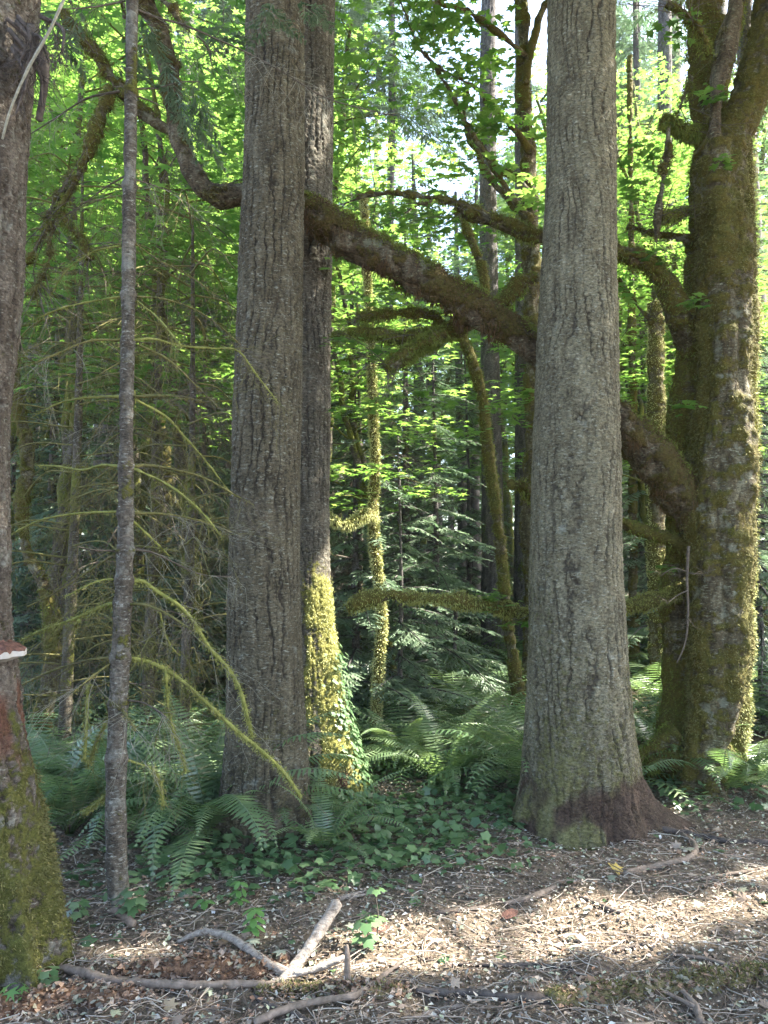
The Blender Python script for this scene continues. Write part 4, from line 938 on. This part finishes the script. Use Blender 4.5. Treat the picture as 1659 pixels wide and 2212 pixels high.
# low broadleaf growth under the sky gap
for (px, d, v) in [(1140,18,2),(905,20,2),(1010,24,2),(1020,34,2),(1070,38,2),(930,36,2),(1040,46,2),(970,48,2)]:
    put(tb[v], X_at(px, d), d, rg.uniform(0, 6), .9, False)
# far-off wood reading as one mass
g = Geo(); n_ = 80000
px = rg.uniform(-500, 2150, n_); d = rg.uniform(50, 66, n_); x = (px-829.5)/F*d
top = 15+13*fbm(np.stack([x*.12, 0*x, 0*x], -1), 3, 8)
z_ = rg.random(n_)*top+gz(x, d)
pos = np.stack([x, d, z_], 1); leaves(g, T_LOBE, pos, .75, 5, .5, .4)
tag(link('distant_wood', g.mesh('distant_wood', M_LFAR)), 'mass of far trees closing off the forest', 'woodland', kind='stuff')

# ------------------------------------------------------------------ ferns
def frond_geo(geo, L, seed, base=(0,0,0), az=0., up=1.15, bend=1.5, npin=30, wd=0.09):
    rg = np.random.default_rng(seed); base = np.array(base, float)
    m_ = 14; ang = up-bend*(np.linspace(0, 1, m_)**1.3); st = L/(m_-1)
    h = np.array([math.cos(az), math.sin(az), 0]); s = np.array([-math.sin(az), math.cos(az), 0])
    sway = rg.normal(0, .10)
    pts = [base]
    for k in range(1, m_): pts.append(pts[-1]+(h*math.cos(ang[k])+np.array([0, 0, math.sin(ang[k])])+s*sway*k/m_)*st)
    pts = np.array(pts); t = np.linspace(0.12, .995, npin); ti = t*(m_-1); i = np.clip(ti.astype(int), 0, m_-2); f = (ti-i)[:, None]
    c = pts[i]*(1-f)+pts[i+1]*f; tn = pts[i+1]-pts[i]; tn /= np.linalg.norm(tn, axis=1)[:, None]
    nr = np.cross(tn, s); r0 = rg.random()
    ln = wd*L/0.7*np.clip(np.minimum(t*4.5, (1.03-t)*2.1), .1, 1)*rg.uniform(.85, 1.1, npin)
    wdt = L*0.0135
    for sg in (-1, 1):
        dv = s*sg+tn*0.28+np.array([0, 0, -.22])+rg.normal(0, .06, (npin, 3)); dv /= np.linalg.norm(dv, axis=1)[:, None]
        a = c-tn*wdt*.5; b_ = c+tn*wdt*.6; e = c+dv*ln[:, None]; mm = c+dv*ln[:, None]*.5
        V = np.stack([a, mm-tn*wdt*.55, e, mm+tn*wdt*.55, b_], 1).reshape(-1, 3)
        q = np.arange(npin)[:, None]*5
        F3 = np.concatenate([q+np.array([[0, 1, 3]]), q+np.array([[0, 3, 4]]), q+np.array([[1, 2, 3]])])
        geo.add(V, [F3], rnd=np.clip(r0+np.zeros(len(V)), 0, 1))
    V, Fc, _, _ = tube(pts, np.linspace(.0035, .001, m_)*L/.7, 4, L/10); geo.add(V, Fc, rnd=.7)
fr_me = []
for k, (L, up, bd) in enumerate([(.75,1.25,1.5),(.8,1.0,1.5),(.7,1.35,1.1),(.78,.8,1.2),(.72,1.1,2.1)]):
    g = Geo(); frond_geo(g, L, k+5, up=up, bend=bd, npin=34); fr_me.append(g.mesh('frond', M_LFERN))
g = Geo(); frond_geo(g, .5, 71, up=.35, bend=1.9, npin=26); old_me = g.mesh('frond', M_LFERNOLD)
def near_fern(px, py, n, s, seed, label, old=0):
    rg = random.Random(seed); p = G(px, py); root = empty('sword_fern', p, label, 'fern', None)
    for k in range(n):
        o = link('frond', fr_me[rg.randrange(5)], root); a = k*2.399+rg.uniform(-.3, .3)
        o.rotation_euler = (rg.uniform(-.12, .12), rg.uniform(-.15, .2), a); q = s*1.28*rg.uniform(.7, 1.15); o.scale = (q, q, q); o.location = (0.02*math.cos(a), .02*math.sin(a), 0)
    for k in range(old):
        o = link('frond', old_me, root); o.rotation_euler = (0, .1, -1.2+k*.8); o['label'] = 'withered yellow brown frond'
    return root
near_fern(700,1838,13,.78,1,'sword fern in front of the left firs with a withered frond hanging below', 1)
near_fern(450,1812,28,1.2,2,'large sword fern at the left fir foot, left side, behind the mossy drooping limbs')
near_fern(330,1800,22,1.1,3,'sword fern just right of the slender hemlock stem')
near_fern(150,1800,22,1.05,4,'sword fern between the old mossy edge trunk and the slender hemlock')
near_fern(225,1760,18,1.0,5,'sword fern behind the slender hemlock stem')
near_fern(520,1745,18,.95,6,'sword fern touching the left fir from behind on its left side')
near_fern(955,1700,18,.95,7,'yellow-green sword fern standing alone in the ivy gap between the firs')
near_fern(1560,1712,16,.9,8,'sword fern in front of the mossy maple trunk foot')
near_fern(1440,1690,12,.85,9,'sword fern between the right fir and the mossy maple')
near_fern(1635,1700,16,.95,10,'sword fern at the right picture edge beside the mossy maple')
near_fern(610,1800,11,.7,12,'small sword fern at the foot of the left fir, right in front of its bark')
near_fern(1075,1668,15,.85,13,'sword fern beside the left side of the big right fir foot')
near_fern(870,1665,14,.8,14,'sword fern standing behind the yellow-green fern, nearer the slimmer fir')
near_fern(90,1760,18,1.1,11,'sword fern close against the old mossy edge trunk')
fvar = []
FNL = 'sword fern in the dense fern bank behind the firs'
for s in range(4):
    g = Geo(); rg2 = random.Random(s+50)
    for k in range(20): frond_geo(g, rg2.uniform(.7, 1.15), s*100+k, az=k*2.399+rg2.uniform(-.3, .3), up=rg2.uniform(.7, 1.35), bend=rg2.uniform(1.1, 2.0), npin=22, wd=.1)
    fvar.append(g.mesh('sword_fern', M_LFERN))
pl = []; rg = np.random.default_rng(5)
blocked = [(X_at(575,4.85),4.85,.55),(X_at(660,5.78),5.78,.4),(X_at(1250,4.95),4.95,.7),(X_at(1530,5.8),5.8,.6)]
tries = 0
while len(pl) < 230 and tries < 20000:
    tries += 1
    d = 5.6+(rg.random()**1.5)*16; px = rg.uniform(-60, 1720); x = X_at(px, d)
    if 740 < px < 1130 and d < 6.35: continue
    if 560 < px < 1130 and d < 6.1: continue
    if px > 1380 and d < 6.6: continue
    if any((x-a)**2+(d-b)**2 < c**2 for a, b, c in blocked): continue
    if all((x-a)**2+(d-b)**2 > (.26+.022*d)**2 for a, b in pl): pl.append((x, d))
for (x, d) in pl:
    o = link('sword_fern', fvar[int(rg.integers(0, 4))], None, (x, d, gz1(x, d)-.02)); s = rg.uniform(.75, 1.1); o.scale = (s, s, s*rg.uniform(.8, 1.1)); o.rotation_euler = (0, 0, rg.uniform(0, 6))
    tag(o, FNL, 'fern', 'sword ferns in the bank behind the firs')

# ------------------------------------------------------------------ ivy carpet and litter (uncountable ground stuff)
def inv_px(x, y, z):
    dy = y*CT+(z-CAMZ)*ST; dz = -(y)*ST+(z-CAMZ)*CT
    return 829.5+F*x/dy, 1106-F*dz/dy
rg = np.random.default_rng(12)
n_ = 60000; x = rg.uniform(-4.5, 4.5, n_); y = rg.uniform(3.0, 9.5, n_); z = gz(x, y)
u, v = inv_px(x, y, z)
nz = fbm(np.stack([x*1.6, y*1.6, 0*x], -1), 3, 33)
def blob(cu, cv, ru, rv): return np.exp(-((u-cu)/ru)**2-((v-cv)/rv)**2)
dens = 1.2*blob(820, 1740, 300, 85)+1.0*blob(620, 1860, 260, 55)+.9*blob(760, 1830, 170, 70)+1.0*blob(1600, 1690, 190, 50)+.7*blob(900, 1820, 160, 50)+.8*blob(480, 1890, 130, 45)+.45*blob(280, 1945, 70, 40)+.35*blob(200,1900,60,30)+.6*blob(1050,1700,120,50)+.5*blob(1450,1730,70,30)+.5*np.clip((6.9-y)*0, 0, 1)
dens = dens*np.clip((nz-.30)*6, .05, 1.3)
keep = (rg.random(n_) < np.clip(dens, 0, 1)*.6) & (v < 2010)
keep |= (rg.random(n_) < .008) & (v > 1780)
pos = np.stack([x, y, z+rg.uniform(.015, .10, n_)*np.clip(dens+.1, .15, 1)], 1)[keep]
g = Geo(); leaves(g, T_IVY, pos, .068, 8, .35, .3)
tag(link('ivy_carpet', g.mesh('ivy_carpet', M_LIVY)), 'dark green ivy creeping over the ground between the firs', 'ivy', kind='stuff')

pal = np.array([(.38,.30,.235),(.25,.185,.14),(.16,.118,.09),(.47,.40,.33),(.30,.20,.14),(.54,.48,.41),(.38,.39,.29),(.27,.29,.20),(.60,.56,.50),(.40,.22,.14),(.11,.08,.065)])
n_ = 130000; x = rg.uniform(-3.6, 3.6, n_); y = 1.7+rg.random(n_)**1.25*5.4; z = gz(x, y)
u, v = inv_px(x, y, z); k = (u > -40) & (u < 1700) & (v > 1560); x, y, z = x[k], y[k], z[k]; n_ = len(x)
pos = np.stack([x, y, z+rg.uniform(.002, .022, n_)], 1)
g = Geo(); ci = rg.choice(len(pal), n_, p=np.array([18,15,11,15,6,8,9,7,2,3,6])/100.); col = np.minimum(pal[ci]*rg.uniform(.6, 1.4, (n_, 1)), .55)
big_ = rg.random(n_)**3
scatter(g, T_QUAD, pos, rotm(rg.uniform(0, 2*PI, n_), np.abs(rg.normal(.25, .35, n_)), rg.uniform(0, 2*PI, n_)), .007+.022*big_, None, col=col)
m_ = rg.choice(n_, 1300, replace=False)[:420]
scatter(g, T_MAPLE, pos[m_]+[0, 0, .012], rotm(rg.uniform(0, 2*PI, 420), np.abs(rg.normal(.25, .25, 420)), rg.uniform(0, 2*PI, 420)), rg.uniform(.04, .075, 420), None, col=pal[rg.choice([0,1,4,6,7], 420)]*rg.uniform(.5, .9, (420, 1)))
tag(link('leaf_litter', g.mesh('leaf_litter', M_LIT, smooth=False)), 'brown and grey fallen leaves and wood chips covering the forest floor', 'leaf litter', kind='stuff')
# fine twigs
g = Geo(); n_ = 5200
for k in range(n_):
    y0 = 1.8+rg.random()**1.2*4.6; x0 = rg.uniform(-.56, .56)*y0+rg.normal(0, .1); a = rg.normal(0, .7)+(PI if rg.random() < .5 else 0); L = rg.uniform(.04, .30)*(1 if rg.random() < .7 else 1.6)
    cv = rg.normal(0, .25); nn = 4; P_ = []
    for j in range(nn):
        x_ = x0+math.cos(a+cv*j)*L*j/nn; y_ = y0+math.sin(a+cv*j)*L*j/nn; P_.append((x_, y_))
    P_ = np.array(P_); zz = gz(P_[:, 0], P_[:, 1])+.010+np.abs(rg.normal(0, .010, nn))
    pp = np.column_stack([P_, zz]); r_0 = rg.uniform(.0009, .0024)
    T = np.gradient(pp, axis=0); s_ = np.column_stack([-T[:, 1], T[:, 0], 0*T[:, 0]]); s_ /= np.linalg.norm(s_, axis=1)[:, None]+1e-9
    up_ = np.array([0, 0, 1.])
    V = np.stack([pp-s_*r_0, pp+up_*r_0, pp+s_*r_0, pp-up_*r_0], 1).reshape(-1, 3); ix = np.arange(nn*4).reshape(nn, 4); nx = np.roll(ix, -1, 1)
    c_ = pal[rg.choice([0, 1, 3, 0, 5, 2, 1])]*rg.uniform(.5, 1.0)
    g.add(V, [np.stack([ix[:-1], nx[:-1], nx[1:], ix[1:]], -1).reshape(-1, 4)], col=np.tile(c_, (len(V), 1)))
tag(link('twig_litter', g.mesh('twig_litter', M_LIT)), 'thin dry twigs strewn over the forest floor', 'twig litter', kind='stuff')

# ------------------------------------------------------------------ fallen branches
def fallen(label, pts, wpx, mt, seed, name='fallen_branch', lump=.24, forks=(), moss=0, cat='branch', wob=.02, mm=None, lift=0.3):
    pth = gpath([(p[0], p[1], 0, 0) for p in pts]); w_ = np.interp(np.linspace(0, 1, len(pts)), np.linspace(0, 1, len(wpx)), wpx)
    rad = w_/2*np.linalg.norm(pth-np.array([0, 0, CAMZ]), axis=1)/F
    for i, p in enumerate(pts): pth[i][2] += (p[2] if len(p) > 2 else 0)+rad[i]*lift
    root = empty(name, pth[0], label, cat)
    def dsp(V, D, TH, S): r_m = rad.mean(); return (fbm(V*np.array([.5/r_m]*3)*1.2+seed, 3, seed)-.5)*r_m*lump*4+(fbm(V*55+seed, 2, seed)-.5)*min(.02, r_m*.5)*(2.2 if mt is M_ROT or mt is M_MOSSLOG else .5), {}
    g = Geo(); V, Fc, at, sp = tube(pth, rad, 16 if rad.mean() < .02 else 40, .012, dsp, wob=wob, seed=seed); g.add(V, Fc)
    part('wood', g, mt, root)
    for fk, fw in forks:
        pf = gpath([(p[0], p[1], 0, 0) for p in fk]); 
        for i, p in enumerate(fk): pf[i][2] += (p[2] if len(p) > 2 else 0)+.01
        g = Geo(); rr = np.linspace(fw[0], fw[1], len(fk))/2*np.linalg.norm(pf-np.array([0, 0, CAMZ]), axis=1)/F
        V, Fc, at, s2 = tube(pf, rr, 14, .015, wob=wob*.6, seed=seed+9); g.add(V, Fc); part('side_branch', g, mt, root)
    if mt is M_ROT or mt is M_MOSSLOG:
        rg = np.random.default_rng(seed); i_ = rg.integers(0, len(sp[0]), 1500); i_ = i_[sp[1][i_][:, 2] > 0.1]; k_ = len(i_); gc = Geo()
        pc_ = np.array([(.34,.22,.15),(.22,.13,.085),(.45,.33,.25),(.12,.075,.05),(.30,.27,.2)])
        scatter(gc, T_QUAD, sp[0][i_]+sp[1][i_]*.008, rotm(rg.uniform(0, 2*PI, k_), np.abs(rg.normal(.4, .5, k_)), rg.uniform(0, 2*PI, k_)), rg.uniform(.008, .035, k_), None, col=pc_[rg.integers(0, 5, k_)]*rg.uniform(.5, 1.1, (k_, 1)))
        part('bark_flakes', gc, M_LIT, root, False)
    if moss:
        gm = Geo(); fuzz(gm, sp[0], sp[1], moss, .012, .003, .2, seed, w=np.clip(sp[1][:, 2], 0, 1)*np.clip(fbm(sp[0]*7, 2, 4)*3-1, 0.02, 1)+1e-9); part('moss', gm, mm or M_MOSSDRY, root)
    return root
fallen('pale barkless forked branch lying across the rotten log in the left foreground', [(385,2045,.02),(440,2046,.06),(490,2062,.07),(540,2088,.06),(590,2112,.04),(640,2120,.03),(700,2112,.04),(742,2096,.05)], [8,12,14,15,15,13,11], M_WOODPALE, 301, forks=[([(735,2102,.04),(660,2125,.03),(590,2135,.02)], (7,4))])
fallen('thick pale broken branch propped up at a slant, upper cut end towards the sapling leaves', [(600,2135,.0),(640,2110,.04),(690,2085,.13),(728,2060,.20)], [19,20,21,22], M_WOODPALE, 302, wob=.01, lump=.08)
fallen('long brown and tan weathered branch along the left foreground', [(128,2102,.02),(180,2116,.02),(240,2132,.02),(320,2138,.02),(420,2140,.02),(520,2138,.02),(610,2136,.02)], [9,16,15,15,14,13,8], M_WOODMID, 303)
fallen('crumbling reddish brown rotten log in the left foreground', [(250,2110,0),(330,2108,0),(420,2106,0),(500,2104,0),(560,2104,0),(620,2098,0)], [22,44,54,56,40,24], M_ROT, 304, 'rotten_log', .22, cat='log', lift=.1)
fallen('long light brown stick slanting up from the bottom picture edge', [(548,2225,.02),(620,2200,.03),(700,2180,.03),(770,2168,.03),(830,2130,.04),(885,2092,.05)], [14,14,12,12,9,3], M_WOODMID, 305)
fallen('mossy half buried log running to the right edge at the bottom', [(1190,2168,0),(1270,2162,0),(1340,2156,0),(1420,2142,0),(1500,2134,0),(1570,2126,0),(1640,2112,0),(1700,2108,0)], [30,38,40,36,38,36,26,24], M_MOSSLOG, 306, 'mossy_log', .2, moss=5000, cat='log', lift=.1)
fallen('dark damp stick at the bottom centre lying in line with the mossy log', [(900,2146,.01),(960,2152,.01),(1030,2154,.01),(1090,2160,.01),(1150,2166,.01),(1215,2170,.01)], [10,14,14,14,18,20], M_WOODDARK, 307)
fallen('low mossy ridge of rotten wood at the bottom left of centre', [(560,2150,0),(640,2152,0),(720,2152,0),(800,2150,0),(880,2150,0)], [16,30,34,34,20], M_MOSSLOG, 308, 'mossy_log', .25, moss=2500, cat='log', lift=0)
fallen('brown rotten log ridge in the bottom left corner', [(-40,2190,0),(60,2176,0),(160,2160,0),(260,2156,0),(330,2164,0)], [50,52,44,40,20], M_ROT, 309, 'rotten_log', .22, cat='log', lift=-.2)
fallen('long dark branch lying along the foot of the right fir to the right edge', [(1262,1790,.01),(1330,1790,.01),(1400,1794,.01),(1450,1800,.01),(1520,1812,.01),(1580,1822,.01),(1640,1824,.01),(1690,1824,.01)], [9,11,10,12,11,11,13,14], M_WOODDARK, 310)
fallen('bent brown branch shaped like a hook on the ground right of the right fir', [(1475,1808,.01),(1492,1822,.01),(1503,1840,.01),(1494,1856,.01),(1450,1870,.01),(1400,1882,.01),(1350,1894,.01)], [7,10,11,11,11,12,13], M_WOODMID, 311, wob=.0)
fallen('thin grey straight stick reaching the right picture edge', [(1398,1926,.01),(1460,1914,.01),(1520,1904,.01),(1600,1890,.01),(1680,1878,.01)], [2,4,5,6,6], M_WOODMID, 312)
fallen('short dark and pale broken stick in the sunny patch below the right fir', [(1252,1942,.01),(1290,1958,.01),(1318,1970,.01),(1340,1976,.01)], [5,8,9,9], M_WOODDARK, 313)
fallen('short tan broken stick left of the right fir foot ground', [(1090,1958,.01),(1150,1944,.01),(1200,1922,.01)], [8,12,10], M_WOODMID, 314)
fallen('dark curved stick in the middle of the bare ground', [(940,1978,.01),(980,1974,.01),(1020,1970,.01),(1055,1962,.01)], [7,9,8,5], M_WOODDARK, 315)
fallen('pale splintered wood chip pair left of centre on the ground', [(725,1950,.01),(755,1942,.01),(785,1932,.01)], [6,10,5], M_WOODPALE, 316, forks=[([(745,1948,.01),(775,1944,.01),(805,1938,.01)], (6,3))])
fallen('orange brown splinter of wood in front of the right fir, left side', [(1020,1856,.01),(1050,1848,.01),(1082,1838,.01)], [5,9,4], M_ROT, 317)
fallen('short stout bark-brown stick standing in the fork of the pale branch', [(752,2130,.0),(750,2120,.05),(749,2112,.12)], [12,12,7], M_WOODMID, 318)
fallen('grey stick crossing the bottom left corner of the centre', [(548,2160,.01),(590,2182,.01),(640,2200,.01),(680,2222,.01)], [9,10,10,9], M_WOODDARK, 319)
fallen('small brown upright stub of root beside the slender hemlock', [(232,1975,.0),(250,1985,.03),(285,2010,.02)], [10,14,16], M_WOODMID, 320)
fallen('thin straight grey stick lying in the lower right', [(1218,2134,.01),(1260,2118,.01),(1312,2100,.01)], [4,5,4], M_WOODMID, 321)
fallen('forked dark stick at the bottom right edge', [(1450,2140,.02),(1480,2160,.02),(1500,2185,.02),(1515,2225,.02)], [7,9,11,13], M_WOODMID, 322, forks=[([(1430,2155,.02),(1460,2172,.02),(1500,2192,.02)], (6,8))])
fallen('narrow brown branch half sunk in litter, lower centre right', [(1325,2062,.01),(1370,2050,.01),(1420,2045,.01)], [4,7,4], M_WOODDARK, 323)
fallen('long thin pale stick in the lower right litter', [(1450,2068,.01),(1520,2076,.01),(1600,2098,.01),(1660,2104,.01)], [4,6,6,7], M_WOODMID, 324)
fallen('dark stick across the right end of the sunny patch', [(1240,2100,.01),(1160,2092,.01),(1060,2090,.01),(960,2086,.01)], [8,8,7,4], M_WOODDARK, 325)
fallen('tan stick at the bottom edge, right of centre', [(860,2222,.01),(940,2195,.01),(1000,2178,.01)], [9,12,7], M_WOODMID, 326)

# single leaves and seedlings
g = Geo(); p = G(1328, 1888); scatter(g, T_MAPLE, np.array([[0, 0, .03]]), rotm(np.array([.4]), np.array([.4]), np.array([-1.3])), .10, np.array([.5]))
tag(link('fallen_leaf', g.mesh('fallen_leaf', M_LYEL), None, p), 'single yellow maple leaf beside the hook shaped branch', 'leaf')
for (px, py, s, lb, c) in ((1100,1985,.06,'reddish brown curled dead leaf in the middle of the bare ground',M_FUNGUS),(820,2018,.05,'rusty dead leaf at the upper edge of the sunlit litter',M_FUNGUS),(360,2190,.101,'large pale tan dead maple leaf in the bottom left',M_LTAN)):
    g = Geo(); p = G(px, py); scatter(g, T_MAPLE if s > .1 else T_OVAL, np.array([[0, 0, .025]]), rotm(np.array([.4]), np.array([.5]), np.array([-1.6])), s*(.8 if s > .1 else 1.4), np.array([.5]))
    tag(link('fallen_leaf', g.mesh('fallen_leaf', c), None, p), lb, 'leaf')
def seedling(px, py, h, tiers, ls, label, seed, mt=None, tm=T_OVAL):
    p = G(px, py); root = empty('seedling', p, label, 'plant'); rg = np.random.default_rng(seed)
    g = Geo(); V, Fc, _, _ = tube([p, p+[.01, 0, h*.5], p+[-.005, 0, h]], [.004, .003, .002], 6, .02); g.add(V, Fc); part('stem', g, M_TWIG, root)
    g = Geo()
    for t in range(tiers):
        ls_ = ls; zz = h*(.45+.55*t/max(1, tiers-1)); k = 5; a = np.arange(k)*2*PI/k+t
        pos = p+np.stack([np.cos(a)*ls*.5, np.sin(a)*ls*.5, zz+0*a+.01], 1)
        scatter(g, tm, pos, rotm(a+rg.normal(0, .25, k), rg.uniform(.15, .7, k), a), np.full(k, ls)*rg.uniform(.8, 1.1, k), rg.random(k))
    part('leaves', g, mt or M_LSEED, root)
seedling(516, 1978, .14, 3, .05, 'bright green seedling with two leaf tiers left of centre', 1)
seedling(548, 2040, .13, 3, .055, 'round-leaved bright green seedling just behind the pale forked branch', 2)
seedling(440, 1965, .06, 1, .06, 'small dull green seedling near the slender hemlock', 3)
seedling(812, 2040, .22, 2, .05, 'upright ivy shoot with pale shiny leaves in the sunlit litter', 4, M_LIVY, T_IVY)
seedling(790, 2052, .10, 2, .07, 'low ivy shoot with drooping leaves beside the taller pale shoot', 5, M_LIVY, T_IVY)
seedling(285, 1995, .14, 3, .075, 'ivy sprig with broad leaves in front of the slender hemlock', 6, M_LIVY, T_IVY)
seedling(165, 1990, .08, 2, .07, 'ivy sprig at the mossy foot of the edge trunk', 7, M_LIVY, T_IVY)
seedling(100, 2130, .05, 2, .06, 'pale green ivy sprig in the lower left sunlight', 8, M_LIVY, T_IVY)
seedling(30, 2180, .07, 2, .065, 'deep green leafy sprig in the bottom left corner', 9, M_LSEED, T_LOBE)

# ------------------------------------------------------------------ unseen canopy added to block the sun: gaps are cut where sun patches fall
g = Geo(); n_ = 62000
x = rg.uniform(-1.5, 13, n_); y = rg.uniform(-2, 9.8, n_); z = rg.uniform(8.0, 10.2, n_)
pos = np.stack([x, y, z], 1)
t_ = z/SUN_DIR[2]; gx = x-SUN_DIR[0]*t_; gy = y-SUN_DIR[1]*t_       # where each leaf's shadow lands
def litmask(gx, gy):
    m = np.zeros(len(gx)); nz = fbm(np.stack([gx*2.4, gy*2.4, 0*gx], -1), 3, 4)
    for (px, py, rx, ry) in [(1040,2055,.95,.22),(740,2090,.4,.17),(1150,2020,.4,.16),(1250,1955,.30,.12),(1600,1965,.45,.18),(1400,1985,.25,.08),(1640,1890,.22,.14),(50,2125,.15,.08),(640,2120,.2,.1),(1040,1780,.18,.12),(1610,1700,.5,.3),(1480,2000,.2,.10),(880,1700,.2,.2),(1350,2080,.15,.06),(330,2060,.14,.07),(1180,2170,.18,.05)]:
        c = G(px, py); m = np.maximum(m, np.exp(-(((gx-c[0])/rx)**2+((gy-c[1])/ry)**2)))
    return m+(nz-.5)*.9
drop = litmask(gx, gy) > .45
for (px, py, d, r_) in [(720,1300,5.7,.22),(715,1380,5.7,.25),(720,1450,5.7,.25),(730,1530,5.7,.28),(740,1600,5.7,.28),(1630,700,5.75,.3),(1630,900,5.75,.3),(1630,1150,5.75,.3),(1622,1400,5.75,.3),(1500,1450,5.7,.12),(500,415,5.2,.25)]+[(810,v_,7.0,.32) for v_ in range(600, 1400, 110)]:
    c = P(px, py, d); dd = pos-c; tt = dd@SUN_DIR; dist = np.linalg.norm(dd-tt[:, None]*SUN_DIR, axis=1); drop |= (dist < r_+.12) & (tt > 0)  # leaves removed along sun rays so chosen trunks are lit
u, v = inv_px(x, y, z); vis = (y > .5) & (v > -60) & (u > -100) & (u < 1760)
pos = pos[~drop & ~vis]
leaves(g, T_LOBE, pos, .23, 77, .3, .25)
gw = Geo(); rx_, ry_ = 9.5, 3.2; zb = gz1(rx_, ry_)
V, Fc, at, _ = tube([(rx_, ry_, zb-.3), (rx_-.1, ry_, 4), (rx_+.1, ry_+.2, 8.5), (rx_, ry_, 10.5)], [.35, .28, .2, .05], 20, .15, maple_disp(400, .03, None, .5)); gw.add(V, Fc, **at)
for k in range(26):
    a = k*2.4; z_ = 6.5+2.6*(k/26); e = np.array([rx_+math.cos(a)*rnd.uniform(3, 11), ry_+math.sin(a)*rnd.uniform(2, 6), rnd.uniform(8.6, 9.8)])
    s_ = np.array([rx_, ry_, z_]); V, Fc, _, _ = tube([s_, (s_+e)/2+[0, 0, .8], e], [.07, .04, .012], 6, .3, wob=.3, seed=k); gw.add(V, Fc, moss=.6, crack=0, red=0)
oc = empty('broadleaf_tree', (rx_, ry_, zb), 'unseen maple added to shade the foreground, its crown gaps cut to shape the sun patches', 'tree')
part('trunk', gw, M_MAPLE, oc); part('foliage', g, M_LMAPLE, oc)

# ------------------------------------------------------------------ thin forest haze
gx0, gx1, gy0, gy1 = xs[0]-5, xs[-1]+5, ys[0]-5, ys[-1]+5
v8 = np.array([(a, b_, c_) for a in (gx0, gx1) for b_ in (gy0, gy1) for c_ in (-3.0, 48.0)])
hq = np.array([[0,1,3,2],[4,6,7,5],[0,4,5,1],[2,3,7,6],[0,2,6,4],[1,5,7,3]])
hm = bpy.data.materials.new('haze'); hm.use_nodes = True; hn = hm.node_tree; hn.nodes.remove(hn.nodes['Principled BSDF'])
pv_ = hn.nodes.new('ShaderNodeVolumePrincipled'); pv_.inputs['Color'].default_value = (.86, .93, .97, 1); pv_.inputs['Density'].default_value = 0.0008
hn.links.new(pv_.outputs[0], hn.nodes['Material Output'].inputs['Volume'])
tag(link('haze', Geo().add(v8, [hq]).mesh('haze', hm, smooth=False)), 'thin pale haze between the far trees', 'haze', kind='stuff')
